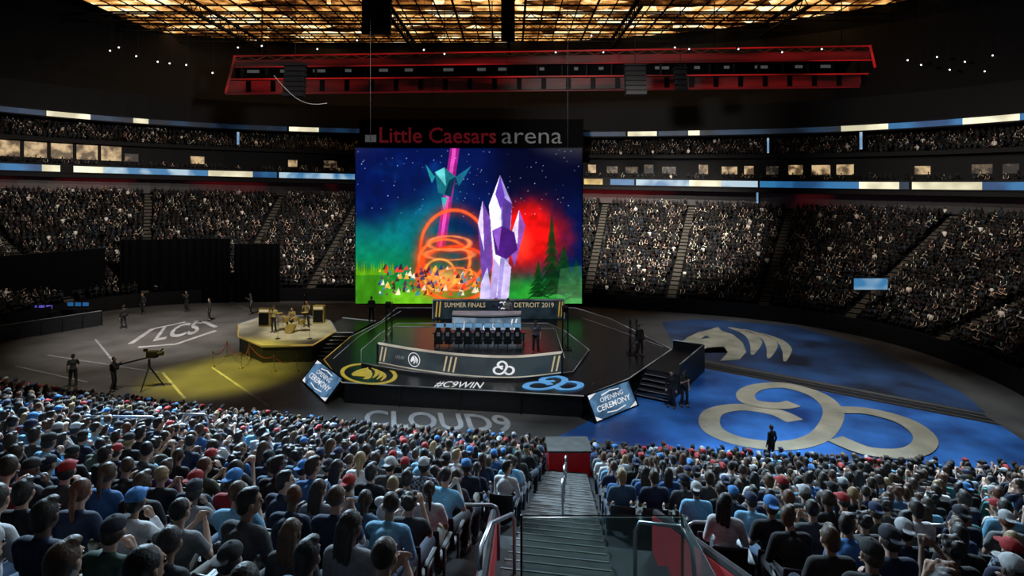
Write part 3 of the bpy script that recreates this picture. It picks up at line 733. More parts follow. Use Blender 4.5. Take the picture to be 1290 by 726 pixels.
# corner signs
for nm, (tl, bl, br), lab in [('l', (GP(400, 452, 1.14), GP(379, 480, .02), GP(410, 509, .02)), 'slanted blue and white ceremony sign panel at the left stage corner'),
                                  ('r', (GP(737, 498, 1.16), GP(750, 534, .02), GP(805, 511, .02)), 'slanted blue and white ceremony sign panel at the right stage corner')]:
    r = empty('corner_sign', (bl+br)/2); tag(r, lab, 'sign')
    U = br-bl; V = tl-bl; nrm_ = U.cross(V).normalized()
    if nrm_.z < 0: nrm_ = -nrm_
    m_ = MB(); q = [bl, br, tl+U, tl]; m_.add([p for p in q]+[p-nrm_*.08 for p in q], [(0, 1, 2, 3), (7, 6, 5, 4), (0, 4, 5, 1), (1, 5, 6, 2), (2, 6, 7, 3), (3, 7, 4, 0)]); m_.build('panel_body', 'black', r)
    O = bl+nrm_*.01
    MB().quad(*[O+U*a+V*b_ for a, b_ in ((.04, .05), (.96, .05), (.96, .95), (.04, .95))]).build('display_face', 'sign_blue', r)
    for cn in (((.04, .80), (.22, .95), (.04, .95)), ((.96, .2), (.78, .05), (.96, .05)), ((.04, .05), (.16, .05), (.04, .22))): MB().quad(*[O+nrm_*.006+U*a+V*b_ for a, b_ in cn]).build('white_corner', 'text_w', r)
    O = O+nrm_*.012
    f = quadf(O, U, V)
    text_map('lettering', 'OPENING', lambda a, b_: f(.24+a*.52, .57+b_*.16+a*.02), 'text_w', r, .1, .0)
    text_map('lettering', 'CEREMONY', lambda a, b_: f(.12+a*.76, .30+b_*.20+a*.02), 'text_w', r, .1, .01)
    mapped(stroke([(.3, .80), (.5, .87), (.7, .83)], .04), f).build('crest_mark', 'text_w', r); mapped(stroke([(.3, .20), (.5, .14), (.72, .20)], .035), f).build('underline_mark', 'text_w', r)
# curved display wall with raised podium
ZB = 1.14
cv = catmull([GP(*q, ZB) for q in [(476, 457), (530, 467), (590, 474), (650, 476), (708, 470)]], 8)
wall = empty('curved_display_wall', (cv[16].x, cv[16].y, ZB)); tag(wall, 'low curved dark display wall with pale rim, gold stripes and two emblems', 'display wall')
def strip(pts, z0, z1, off, m_=None):
    m_ = m_ or MB(); n = len(pts); m_.add([Vector((p.x, p.y-off, z0)) for p in pts]+[Vector((p.x, p.y-off, z1)) for p in pts], [(i, i+1, n+i+1, n+i) for i in range(n-1)]); return m_
WH = .98
strip(cv, ZB, ZB+WH, 0).build('display_face', 'wall_face', wall)
strip(cv, ZB, ZB+WH, -.12).build('back_panel', 'black', wall)
m_ = MB(); n = len(cv)
vs = [(p.x, p.y+dy, ZB+WH+dz) for p in cv for dy, dz in ((-.04, -.03), (-.04, .03), (.17, .03), (.17, -.03))]
m_.add(vs, [(i*4+j, (i+1)*4+j, (i+1)*4+(j+1) % 4, i*4+(j+1) % 4) for i in range(n-1) for j in range(4)]+[(0, 1, 2, 3), (n*4-1, n*4-2, n*4-3, n*4-4)]); m_.build('coping_rim', 'rim_e', wall)
MB().tube([p+Vector((0, -.02, .03)) for p in cv], .024, 6).build('bottom_light', 'rim_e', wall)
for p in (cv[0], cv[-1]): MB().box((p.x, p.y+.04, ZB+WH/2), (.10, .22, WH)).build('end_post', 'fascia', wall)
cl = [0]
for i in range(1, len(cv)): cl.append(cl[-1]+(cv[i]-cv[i-1]).length)
def onwall(a, b_, z=0):
    L = a*cl[-1]; i = 0
    while i < len(cl)-2 and cl[i+1] < L: i += 1
    p = cv[i].lerp(cv[i+1], (L-cl[i])/(cl[i+1]-cl[i])); return Vector((p.x, p.y-.02-.0002*z, ZB+b_*WH))
for x0 in (.01, .035, .40, .425, .45, .94, .965):
    mapped([[(x0, .12), (x0+.009, .12), (x0+.026, .88), (x0+.017, .88)]], onwall).build('stripe', 'text_gold', wall)
text_map('lettering', 'LIQUID', lambda a, b_: onwall(.12+a*.055, .40+b_*.18), 'text_mid', wall)
tri_poly('emblem', horse(), lambda a, b_: onwall(.214+a*.044, .28+b_*.44), 'text_w', wall)
mapped(circle(.78, .08), lambda a, b_: onwall(.214+a*.044, .28+b_*.44, 5)).build('emblem_ring', 'text_w', wall)
c9(lambda a, b_, z: onwall(.655+a*.10, .16+b_*.68, z), .12).build('emblem', 'text_w', wall)
pod = empty('podium', (-2, 31, ZB)); tag(pod, 'raised glossy dark podium deck behind the curved wall', 'podium')
pp = [(p.x, p.y+.24) for p in cv]+[(2.6, 34.3), (-7.2, 34.8)]
MB().prism(pp, ZB, 1.7).build('deck', 'deck2', pod)
MB().tube([(2.6, 28.3, 1.71), (2.6, 34.3, 1.71), (-7.2, 34.8, 1.71), (-7.0, 30.0, 1.71)], .02, 6).build('edge_light', 'trim_e', pod)
# gaming chairs
gc = empty('gaming_chair'); tag(gc, 'x', 'chair', 'black high-backed chairs on the podium')
MB().box((0, .02, .48), (.40, .46, .10)).build('seat', 'black', gc, bevel=.03)
prf = [(.14, .50), (.18, .62), (.17, .75), (.20, .95), (.19, 1.08), (.13, 1.16), (.12, 1.28), (.09, 1.32)]
m_ = MB(); m_.add([(s*w, -.20-.10*(z-.5), z) for w, z in prf for s in (-1, 1)]+[(s*w, -.28-.10*(z-.5), z) for w, z in prf for s in (-1, 1)],
      [(2*i, 2*i+1, 2*i+3, 2*i+2) for i in range(7)]+[(16+2*i+1, 16+2*i, 16+2*i+2, 16+2*i+3) for i in range(7)]+[(2*i, 2*i+2, 18+2*i, 16+2*i) for i in range(7)]+[(2*i+3, 2*i+1, 17+2*i, 19+2*i) for i in range(7)]+[(14, 15, 31, 30)])
m_.build('backrest', 'fascia', gc)
MB().box((0, -.345, .98), (.16, .015, .2)).build('back_badge', 'text_g', gc)
for s in (-1, 1): MB().box((s*.21, 0, .66), (.05, .26, .035)).box((s*.21, -.02, .56), (.03, .06, .2)).build('armrest', 'seatframe', gc, bevel=.01)
MB().tube([(0, 0, .08), (0, 0, .44)], .03, 10).build('gas_column', 'metal', gc)
m_ = MB()
for i in range(5):
    a = 2*PI*i/5+.3; m_.tube([(0, 0, .11), (.21*math.cos(a), .21*math.sin(a), .07)], [.03, .02], 6); m_.lathe([(.01, 0), (.03, .01), (.03, .05), (.01, .06)], (.21*math.cos(a), .21*math.sin(a), 0), 8)
m_.build('star_base', 'metal', gc)
mon = empty('monitor'); tag(mon, 'x', 'monitor', 'monitors on the long podium desk')
MB().box((0, 0, .32), (.42, .04, .27)).build('housing', 'glassd', mon, bevel=.008); MB().box((0, .023, .32), (.39, .004, .24)).build('screen', 'led_pale', mon)
MB().box((0, -.03, .12), (.05, .03, .24)).lathe([(.11, 0), (.11, .012), (.02, .02)], (0, 0, 0), 14).build('stand', 'metal', mon)
for i in range(9):
    px = 554+i*12.2; X = (px-645)/F*29.6
    lab = 'black high-backed gaming chair, %s from the left on the podium' % ordn(i+1)
    if i == 0: gc.location = (X, 29.4, 1.7); gc['label'] = lab
    else: dup(gc, (X, 29.4, 1.7), R.uniform(-.1, .1), lab)
    lab = 'small flat monitor, %s from the left on the long desk' % ordn(i+1)
    X2 = X*1.03
    if i == 0: mon.location = (X2, 30.6, 2.45); mon.rotation_euler = (0, 0, PI); mon['label'] = lab
    else: dup(mon, (X2, 30.6, 2.45), PI, lab)
dx0, dx1 = (546-645)/F*30.6, (662-645)/F*30.6
ds = empty('player_desk', ((dx0+dx1)/2, 30.6, 1.7)); tag(ds, 'long narrow black desk behind the row of chairs', 'desk')
MB().box(((dx0+dx1)/2, 30.6, 2.42), (dx1-dx0, .7, .05)).build('tabletop', 'deck', ds)
for t in (0, .33, .67, 1): MB().box((dx0+.1+(dx1-dx0-.2)*t, 30.6, 2.05), (.05, .6, .69)).build('leg', 'dkmetal', ds)
MB().box(((dx0+dx1)/2, 30.9, 2.1), (dx1-dx0-.1, .03, .5)).build('modesty_panel', 'panel_dark', ds)
x0, x1 = (570-645)/F*33, (656-645)/F*33
cd = empty('presenter_desk', ((x0+x1)/2, 33, 1.7)); tag(cd, 'pale glowing presenter desk with emblem below the name board', 'desk')
cur = [Vector((x0+(x1-x0)*t, 32.9-.35*math.sin(PI*t), 0)) for t in [i/10 for i in range(11)]]
MB().prism([(p.x, p.y) for p in cur]+[(x1, 33.6), (x0, 33.6)], 1.7, 2.85).build('desk_body', 'fascia', cd)
strip(cur, 1.78, 2.72, .02).build('front_display', 'desk_e', cd)
MB().prism([(p.x, p.y-.08) for p in cur]+[(x1+.05, 33.7), (x0-.05, 33.7)], 2.82, 2.9).build('tabletop', 'palemark', cd)
text_map('lettering', 'LCS', lambda a, b_: Vector((x0+(x1-x0)*(.36+.28*a), 32.5, 2.0+.42*b_)), 'text_w', cd, .2, .0)
for t in (.08, .14, .82, .88): MB().quad(*[Vector((x0+(x1-x0)*(t+a), 32.9-.35*math.sin(PI*t)-.06, z)) for a, z in ((0, 1.85), (.02, 1.85), (.07, 2.65), (.05, 2.65))]).build('stripe', 'text_w', cd)
bx0, bx1 = (545-645)/F*40, (711-645)/F*40
nb = empty('name_board', ((bx0+bx1)/2, 40, 1)); tag(nb, 'long dark board lettered with event and city name under the big screen', 'sign')
MB().box(((bx0+bx1)/2, 40.15, 1.68), (bx1-bx0, .25, 1.36)).build('board', 'panel_dark', nb, bevel=.03)
MB().tube([(bx0, 40, 1.02), (bx0, 40, 2.34), (bx1, 40, 2.34), (bx1, 40, 1.02)], .025, 6).build('edge_light', 'trim_e', nb)
f = lambda a, b_: Vector((bx0+(bx1-bx0)*a, 40.0, 1.0+1.36*b_))
text_map('lettering', 'SUMMER FINALS', lambda a, b_: f(.09+a*.31, .60+b_*.24), 'text_gold', nb, 0, .0)
text_map('lettering', 'DETROIT 2019', lambda a, b_: f(.62+a*.30, .60+b_*.24), 'text_gold', nb, 0, .0)
text_map('lettering', 'LCS', lambda a, b_: f(.475+a*.08, .5+b_*.40), 'text_w', nb, .15, .01)
for t in (.02, .045, .95, .972): MB().quad(f(t, .1), f(t+.01, .1), f(t+.02, .9), f(t+.01, .9)).build('stripe', 'gold_e', nb)

# ------------------------------------------------------------- big screen
SY = 41.5
sx0, sx1 = (448-645)/F*SY, (733-645)/F*SY; sz0, sz1 = H-(382.5-HY)/F*SY, H-(187-HY)/F*SY
scr = empty('big_screen', ((sx0+sx1)/2, SY, sz0)); tag(scr, 'giant hanging video screen glowing red, teal and green above the stage', 'screen')
MB().box(((sx0+sx1)/2, SY+.3, (sz0+sz1)/2), (sx1-sx0+.15, .5, sz1-sz0+.15)).build('housing', 'black', scr)
gw, gh = 570, 392
u, v = np.meshgrid(np.linspace(0, 285, gw), np.linspace(0, 196, gh)); img = np.zeros((gh, gw, 3))
def noise(sx, sy, seed, oct=4):
    rs = np.random.RandomState(seed); out = np.zeros_like(u); amp = 1; tot = 0
    for o_ in range(oct):
        nx_, ny_ = int(285/sx*2**o_)+3, int(196/sy*2**o_)+3; gr = rs.rand(ny_, nx_)
        a = u/sx*2**o_; b_ = v/sy*2**o_; ia = np.clip(a.astype(int), 0, nx_-2); ib = np.clip(b_.astype(int), 0, ny_-2); fa = a-ia; fb = b_-ib; fa = fa*fa*(3-2*fa); fb = fb*fb*(3-2*fb)
        out += amp*((gr[ib, ia]*(1-fa)+gr[ib, ia+1]*fa)*(1-fb)+(gr[ib+1, ia]*(1-fa)+gr[ib+1, ia+1]*fa)*fb); tot += amp; amp *= .5
    return out/tot
def blend(mask, c): 
    global img
    img = img*(1-mask[..., None])+np.array(c)*mask[..., None]
def sm(x, a, b_): 
    t = np.clip((x-a)/(b_-a), 0, 1); return t*t*(3-2*t)
n1 = noise(60, 40, 1); n2 = noise(25, 25, 2); n3 = noise(8, 8, 3)
img[:] = (.02, .08, .27)
blend(sm(n2, .5, .8)*sm(120-v, 0, 100)*.5, (.06, .22, .48))
au = np.exp(-((v-(150-u*.75+20*(n1-.5)))/26)**2)*sm(150-u, 0, 60); blend(au*.75, (.04, .40, .50))
blend(sm(v+40*n1, 80, 150)*sm(190-u, 0, 150)*.9, (.02, .44, .38))
blend(sm(v-u*.1, 105, 165)*.8, (.05, .46, .20))
blend(sm(u, 150, 200)*sm(120-v, 0, 90)*.9, (.015, .03, .12))
rr = np.sqrt(((u-212)/60)**2+((v-112)/58)**2); blend((1-sm(rr+.5*(n2-.5), .30, 1.2))*.97, (.84, .07, .05))
rr = np.sqrt(((u-205)/26)**2+((v-120)/34)**2); blend((1-sm(rr, .2, 1))*.6, (1, .30, .2))
blend(sm(v, 158, 178)*(.6+.4*n2), (.16, .52, .16))
blend(sm(v, 172, 186)*sm(130-u, 0, 60), (.38, .66, .12))
blend(sm(v+8*n3, 150, 160)*sm(v, 140, 165)*sm(60-u, 0, 40), (.20, .45, .08))
def poly(pts, c, al=1.0):
    ins = np.zeros(u.shape, bool); n = len(pts)
    for i in range(n):
        (xa, ya), (xb, yb) = pts[i], pts[(i+1) % n]
        if ya == yb: continue
        ins ^= ((ya > v) != (yb > v)) & (u < (xb-xa)*(v-ya)/(yb-ya)+xa)
    blend(ins*al, c)
poly([(119, 0), (131, 0), (113, 125), (101, 125)], (.62, .12, .50), .85); poly([(122, 0), (127, 0), (109, 125), (105, 125)], (.85, .3, .7), .9)
rs = np.random.RandomState(9)
for _ in range(110):
    a, b_ = rs.rand()*285, rs.rand()*90
    blend((((u-a)**2+(v-b_)**2) < .3)*(.4+.6*rs.rand()), (.6, .68, .85))
for (x, b_, w, h) in [(262, 190, 24, 62), (247, 194, 20, 100), (278, 194, 17, 50), (230, 192, 17, 46)]:
    for t in range(9):
        yy = b_-h*(1-.105*t); ww = w*(.16+.1*t)
        poly([(x, yy-h*.13), (x+ww, yy+h*.09+rs.rand()*3), (x+ww*.4, yy+h*.06), (x-ww*.5, yy+h*.07), (x-ww, yy+h*.10+rs.rand()*3)], (.03+.012*(t % 3), .20+.05*(t % 2)-.01*t, .07), .75)
blend(sm(u, 225, 285)*sm(v, 150, 190)*.35, (.4, .6, .35))
poly([(258, 152), (285, 148), (285, 196), (252, 196)], (.35, .55, .40), .3)
for x in range(0, 46, 3): poly([(x, 160), (x+2, 140+rs.rand()*10), (x+4, 160)], (.25+.15*rs.rand(), .55, .08))
def ring(cx, cy, rx, ry, th, c, a=1, gap=None):
    e = np.sqrt(((u-cx)/rx)**2+((v-cy)/ry)**2); mk = np.clip(1-np.abs(e-1)*min(rx, ry)/th, 0, 1)**.6
    blend(np.exp(-(np.abs(e-1)*min(rx, ry)/(th*3))**2)*.35*a, (.9, .2, .08)); blend(mk*a, c)
ring(124, 126, 42, 48, 2.6, (1, .36, .16)); ring(112, 142, 32, 27, 2.2, (1, .5, .2)); ring(126, 158, 48, 34, 2.6, (.96, .3, .12)); ring(118, 120, 26, 9, 1.6, (1, .55, .3), .8); ring(118, 134, 30, 7, 1.3, (1, .55, .3), .7); ring(106, 160, 20, 20, 2, (1, .7, .3), .8); ring(128, 165, 26, 14, 1.6, (1, .42, .2), .9)
rr = np.sqrt(((u-112)/45)**2+((v-165)/20)**2); blend((1-sm(rr, .1, 1))*.7, (.95, .62, .30))
for _ in range(170):
    a, b_ = 28+rs.rand()*130, 150+rs.rand()*34; c = [(.85, .2, .15), (.95, .85, .75), (.15, .15, .4), (.95, .6, .2), (.15, .45, .6), (.3, .1, .3), (.2, .1, .1)][rs.randint(7)]
    s1 = .8+rs.rand()*2.6; poly([(a, b_), (a+s1, b_-s1*(1+rs.rand())), (a+s1*1.6, b_+s1), (a-s1*.5, b_+s1*.9)], c, .8)
for pl, c in [([(182, 34), (197, 70), (190, 190), (176, 190), (168, 72)], (.55, .50, .74)), ([(182, 34), (184, 120), (178, 190), (168, 72)], (.88, .86, .94)), ([(184, 60), (197, 70), (193, 120), (186, 130)], (.30, .20, .50)),
              ([(182, 34), (188, 60), (183, 78), (176, 58)], (.35, .22, .62)), ([(160, 66), (170, 90), (172, 150), (160, 175), (154, 95)], (.38, .24, .56)), ([(160, 66), (162, 130), (154, 95)], (.80, .74, .90)), ([(206, 78), (214, 98), (200, 150), (192, 120)], (.50, .28, .60)),
              ([(206, 78), (204, 120), (192, 120)], (.85, .78, .9)), ([(172, 104), (184, 98), (200, 106), (204, 128), (190, 140), (176, 134)], (.26, .11, .42)), ([(172, 104), (184, 98), (180, 130)], (.5, .3, .7)), ([(166, 150), (172, 190), (156, 196), (158, 170)], (.68, .64, .82)),
              ([(188, 140), (196, 150), (192, 196), (182, 196)], (.72, .66, .84)), ([(174, 138), (182, 150), (176, 196), (168, 190)], (.62, .55, .76)),
              ([(100, 30), (112, 24), (126, 36), (120, 62), (104, 56)], (.10, .38, .43)), ([(100, 30), (112, 24), (114, 48)], (.35, .72, .72)), ([(88, 20), (100, 36), (96, 44)], (.12, .50, .52)), ([(126, 36), (146, 22), (130, 48)], (.10, .34, .44)), ([(108, 62), (116, 62), (111, 78)], (.2, .6, .6)), ([(118, 40), (126, 36), (120, 62), (112, 58)], (.05, .18, .26))]:
    poly(pl, c)
img *= (.80+.40*n3)[..., None]
img = np.clip(img, 0, 1)**2.2
V_ = np.stack([sx0+(sx1-sx0)*u/285, np.full(u.shape, SY-.02), sz1-(sz1-sz0)*v/196], -1).reshape(-1, 3)-np.array(scr.location)
ii = (np.arange(gh-1)[:, None]*gw+np.arange(gw-1)[None]).ravel(); Fq = np.stack([ii+gw, ii+gw+1, ii+1, ii], -1)
me = bpy.data.meshes.new('display_face'); me.vertices.add(len(V_)); me.vertices.foreach_set('co', V_.astype(np.float32).ravel())
me.loops.add(len(Fq)*4); me.loops.foreach_set('vertex_index', Fq.astype(np.int32).ravel()); me.polygons.add(len(Fq)); me.polygons.foreach_set('loop_start', np.arange(0, len(Fq)*4, 4, dtype=np.int32)); me.update(calc_edges=True)
at = me.color_attributes.new('Col', 'FLOAT_COLOR', 'POINT'); at.data.foreach_set('color', np.hstack([img.reshape(-1, 3), np.ones((gw*gh, 1))]).astype(np.float32).ravel())
me.materials.append(vcol('screen_picture', .5, 1.45)); o = bpy.data.objects.new('display_face', me); COL.objects.link(o); o.parent = scr
for x in (sx0+1, sx0+5.5, sx1-5.5, sx1-1): MB().tube([(x, SY+.3, sz1), (x, SY+.3, 33.8)], .02, 6).build('hanging_cable', 'black', scr)
lt = empty('venue_lettering', P(596, 183, 62)); tag(lt, 'large dark red and grey venue name letters above the big screen', 'sign')
a0 = P(478, 180, 62); text_map('red_letters', 'Little Caesars', quadf(a0, P(625, 181, 62)-a0, P(478, 160, 62)-a0), 'text_r', lt, 0, .012)
a0 = P(632, 181, 62); text_map('grey_letters', 'arena', quadf(a0, P(708, 181, 62)-a0, P(632, 167, 62)-a0), 'text_g', lt, 0, -.004)
MB().box(P(594, 170, 62.6), (24.5, .2, 3.4)).build('backing_board', 'drape', lt)
MB().quad(P(460, 179, 62), P(474, 179, 62), P(474, 170, 62), P(460, 170, 62)).build('small_mark', 'text_g', lt)
for px in (470, 560, 645, 715): MB().tube([P(px, 160, 62.6), Vector((P(px, 182, 62.6).x, 62.6, 33.8))], .03, 5).build('hanging_cable', 'black', lt)

# ------------------------------------------------------------- side stage and runway
SP = [GP(*q, 1.0) for q in [(300, 424), (330, 436), (394, 435), (424, 417), (416, 404), (388, 398), (328, 399), (300, 409)]]
ss = empty('side_stage', (-13, 36, 0)); tag(ss, 'eight-sided pale platform with golden edge light at left of the centre stage', 'stage')
sp2 = [(p.x, p.y) for p in SP]
MB().prism(sp2, .92, 1.0).build('deck', 'golddeck', ss); c_ = (sum(p[0] for p in sp2)/8, sum(p[1] for p in sp2)/8)
MB().prism([(c_[0]+(x-c_[0])*.975, c_[1]+(y-c_[1])*.975) for x, y in sp2], 0, .92).build('skirt', 'fascia', ss)
for i in range(8): MB().tube([SP[i]+Vector((0, 0, .01)), SP[(i+1) % 8]+Vector((0, 0, .01))], .03, 6).build('edge_light', 'gold_e' if i in (0, 1, 2, 7) else 'trim_e', ss)
rw = empty('runway', (-11, 38, 0)); tag(rw, 'short black walkway joining the pale side platform to the centre stage', 'stage')
MB().prism([(-12.3, 36.2), (-10.05, 36.2), (-9.4, 39.4), (-12.0, 40.4)], 0, .985).build('deck', 'deck2', rw)
MB().tube([(-12.3, 36.2, 1), (-10.05, 36.2, 1)], .025, 6).build('edge_light', 'trim_e', rw)
MB().tube([(-12.0, 40.4, 1), (-9.4, 39.4, 1)], .025, 6).build('edge_light', 'trim_e', rw)
def stairs(loc, rz, w, n, h, dep, lab, tm, em):
    r = empty('stage_stairs', loc); r.rotation_euler = (0, 0, rz); tag(r, lab, 'stairs')
    for i in range(n):
        z = h*(n-i)/(n+1); y = -dep*(i+.5)/n
        o = MB().box((0, y, z-.03), (w, dep/n, .06)).build('tread', tm, None); o.parent = r
        o = MB().box((0, y-dep/n/2-.006, z-.02), (w, .02, .035)).build('nosing_light', em, None); o.parent = r
    for s in (-1, 1):
        o = MB().add([(s*w/2, 0, 0), (s*w/2, -dep, 0), (s*w/2, -dep, h/(n+1)), (s*w/2, 0, h), (s*(w/2+.05), 0, 0), (s*(w/2+.05), -dep, 0), (s*(w/2+.05), -dep, h/(n+1)), (s*(w/2+.05), 0, h)], [(0, 1, 2, 3), (7, 6, 5, 4), (0, 4, 5, 1), (1, 5, 6, 2), (2, 6, 7, 3), (3, 7, 4, 0)]).build('stringer', 'dkmetal', None); o.parent = r
stairs((-11.2, 36.18, 0), -.06, 2.1, 6, 1.0, 2.1, 'pale-edged steps leading down from the walkway beside the pale side platform', 'black', 'whitemark')
# boxy platform on the right flank of the stage with front steps
A_ = Vector((6.75, 28.95)); B_ = Vector((9.15, 32.6)); ev = (B_-A_).normalized(); nv = Vector((ev.y, -ev.x)); A_ = A_+nv*.04; B_ = B_+nv*.04; C_ = B_+nv*1.7; D_ = A_+nv*1.7
fp = empty('flank_platform', ((A_.x+C_.x)/2, (A_.y+C_.y)/2, 0)); tag(fp, 'boxy black platform with raised side walls on the right flank of the stage', 'stage')
MB().prism([tuple(q) for q in (A_, D_, C_, B_)], 0, .98).build('deck', 'fascia2', fp)
for p0, p1 in ((D_, C_), (C_, B_)):
    n_ = Vector(((p1-p0).y, -(p1-p0).x)).normalized()*.06
    MB().prism([tuple(p0), tuple(p0+n_), tuple(p1+n_), tuple(p1)], 0, 1.45).build('side_wall', 'fascia2', fp)
    MB().tube([(p0.x, p0.y, 1.47), (p1.x, p1.y, 1.47)], .02, 6).build('edge_light', 'trim_e', fp)
mid_ = (A_+D_)/2-ev*.02
stairs((mid_.x, mid_.y, 0), math.atan2(ev.y, ev.x)-PI/2, 1.6, 5, 1.0, 1.5, 'black steps with dim nosings below the boxy platform at stage right', 'fascia2', 'greymark')
dr = empty('drum_kit', GP(368, 418, 1)); tag(dr, 'brass-lit drum kit in the middle of the pale side platform', 'drum kit'); D0 = dr.location
mx = Matrix.Rotation(PI/2, 3, 'X')
MB().lathe([(.02, -.2), (.28, -.2), (.28, .2), (.02, .2)], D0+Vector((0, -.3, .29)), 20, mx).build('bass_drum', 'gold', dr)
for x, y, z, r_ in ((-.3, -.1, .72, .16), (.3, -.1, .72, .17), (.55, .2, .45, .22), (-.5, .25, .55, .17)):
    MB().lathe([(.02, 0), (r_, 0), (r_, .22), (.02, .22)], D0+Vector((x, y, z)), 16).tube([D0+Vector((x, y, 0)), D0+Vector((x, y, z))], .015, 6).build('drum', 'gold', dr)
for x, y, z in ((-.8, -.1, 1.2), (.85, -.1, 1.25), (-.75, .4, .9)):
    MB().lathe([(.24, 0), (.1, .02), (.02, .04)], D0+Vector((x, y, z)), 16).tube([D0+Vector((x, y, 0)), D0+Vector((x, y, z+.04))], .012, 6).build('cymbal', 'gold', dr)
for px, py, lab in ((334, 411, 'golden-lit amplifier cabinet at the left of the side platform'), (402, 407, 'golden-lit amplifier cabinet at the right of the side platform')):
    a = empty('amplifier', GP(px, py, 1)); tag(a, lab, 'amplifier'); l = a.location
    MB().box(l+Vector((0, 0, .6)), (.75, .4, 1.2)).build('cabinet', 'gold', a, bevel=.03); MB().box(l+Vector((0, -.21, .5)), (.65, .02, .8)).build('grille', 'black', a); MB().box(l+Vector((0, -.21, 1.05)), (.6, .02, .15)).build('control_panel', 'text_gold', a)
for px, lab in ((350, 'slim microphone stand left of the drum kit'), (390, 'slim microphone stand right of the drum kit')):
    l = GP(px, 427, 1); a = empty('microphone_stand', l); tag(a, lab, 'microphone stand')
    MB().tube([l, l+Vector((0, 0, 1.4))], .014, 6).build('pole', 'dkmetal', a); MB().lathe([(.16, 0), (.16, .02), (.02, .03)], l, 14).build('base', 'dkmetal', a); MB().tube([l+Vector((0, 0, 1.4)), l+Vector((0, -.12, 1.46))], [.018, .03], 8).build('microphone', 'metal', a)
stz = [(268, 462), (286, 449), (304, 464), (314, 452), (345, 468), (374, 468)]
for i, (px, py) in enumerate(stz):
    l = GP(px, py); a = empty('rope_post', l); tag(a, 'slim dark barrier post, %s from the left beside the pale side platform' % ordn(i+1), 'barrier post', 'slim barrier posts with dark red ropes')
    MB().lathe([(.15, 0), (.15, .02), (.02, .05), (.018, .8), (.035, .83), (.025, .9), (.005, .91)], l, 14).build('post', 'post', a, True)
    if i < len(stz)-1:
        b_ = GP(*stz[i+1]); pts = [l.lerp(b_, t)+Vector((0, 0, .8-.35*math.sin(PI*t))) for t in [k/8 for k in range(9)]]
        MB().tube(pts, .02, 6).build('rope', 'rope', a)
def tower(px, py, z, h, lab, w=.3, lamp=True):
    l = GP(px, py, z); a = empty('lighting_tower', l); tag(a, lab, 'tower')
    m_ = MB()
    for sx in (-1, 1):
        for sy in (-1, 1): m_.tube([l+Vector((sx*w/2, sy*w/2, 0)), l+Vector((sx*w/2, sy*w/2, h))], .025, 6)
    n = int(h/.4)
    for i in range(n):
        z0 = h*i/n; z1 = h*(i+1)/n; s = 1 if i % 2 else -1
        m_.tube([l+Vector((-s*w/2, -w/2, z0)), l+Vector((s*w/2, -w/2, z1))], .014, 5); m_.tube([l+Vector((-w/2, -s*w/2, z0)), l+Vector((-w/2, s*w/2, z1))], .014, 5)
    m_.build('truss', 'dkmetal', a); MB().box(l+Vector((0, 0, .02)), (.7, .7, .04)).build('base_plate', 'dkmetal', a)
    if lamp: MB().box(l+Vector((0, -.2, h-.1)), (.3, .25, .3), rx=.4).build('lamp_housing', 'black', a)
tower(490, 440, 1.14, 2.6, 'thin dark lattice tower standing at the left end of the curved wall')
tower(712, 440, 1.14, 2.4, 'thin dark lattice tower near the standing person on stage')
tower(798, 446, 1, 1.9, 'short dark lattice tower at the right side of the stage', .35, False)

# ------------------------------------------------------------- floor graphics
def floorpoly(name, pts, z, m, lab, cat='floor graphic'):
    return tag(tri_poly(name, [[(GP(*p).x, GP(*p).y) for p in pts]], lambda a, b_: Vector((a, b_, z)), m), lab, cat)
def ong(a, b_): return Vector((a, b_, .02))
floorpoly('floor_projection', [(800, 478), (848, 457), (1262, 537), (1290, 556), (1290, 590), (1200, 592), (1100, 590), (960, 582), (850, 568), (700, 552), (740, 532)], .006, 'blue', 'bright blue floor area tinted with projected light at right of the stage')
floorpoly('floor_projection', [(833, 406), (880, 402), (1000, 411), (1080, 433), (1150, 462), (1215, 497), (1242, 521), (850, 446), (846, 430)], .006, 'dkblue', 'dark blue floor area beyond the dark diagonal track')
floorpoly('floor_track', [(846, 449), (1240, 523), (1262, 537), (848, 456)], .01, 'track', 'dark diagonal cable track across the blue floor')
for k_, (a, b_) in enumerate([((848, 451), (1250, 528)), ((848, 455), (1258, 534))]):
    tag(mapped(stroke([tuple(GP(*a)[:2]), tuple(GP(*b_)[:2])], .05), lambda x, y: Vector((x, y, .016))).build('floor_line', 'linemark'), ['pale line along the far edge of the dark track', 'pale line along the near edge of the dark track'][k_], 'floor line')
a0 = GP(886, 561); big = qz(a0+Vector((0, 0, .016)), GP(1206, 584)-a0, GP(1000, 483)-GP(1045, 573)); tag(c9(big, .098).build('floor_emblem', 'beige'), 'huge beige looping cloud emblem on the blue floor', 'floor emblem')
a0 = GP(848, 455); hf = quadf(a0+Vector((0, 0, .018)), GP(1006, 458)-a0, GP(850, 411)-a0)
o = tag(tri_poly('floor_emblem', horse(), hf, 'beige2'), 'beige line-cut horse head emblem on the dark blue floor', 'floor emblem')
tri_poly('eye_mark', [[(.24, .58), (.34, .62), (.30, .69)]], lambda a, b_: hf(a, b_)+Vector((0, 0, .004)), 'dkblue', o)
a0 = GP(458, 538); U = GP(650, 546)-a0; V = GP(460, 517)-a0; zz = Vector((0, 0, .02))
tag(text_map('floor_lettering', 'CLOUD9', quadf(a0+zz, U, V), 'palemark', None, 0, .02), 'large pale lettering lying on the floor before the stage', 'floor lettering')
a0 = GP(192, 431); U = GP(250, 420)-a0; V = GP(203, 413)-a0
o = text_map('floor_emblem', 'LCS', quadf(a0+zz, U, V), 'palemark', None, .1, .02); tag(o, 'pale lettered emblem with wings on the floor at far left', 'floor emblem')
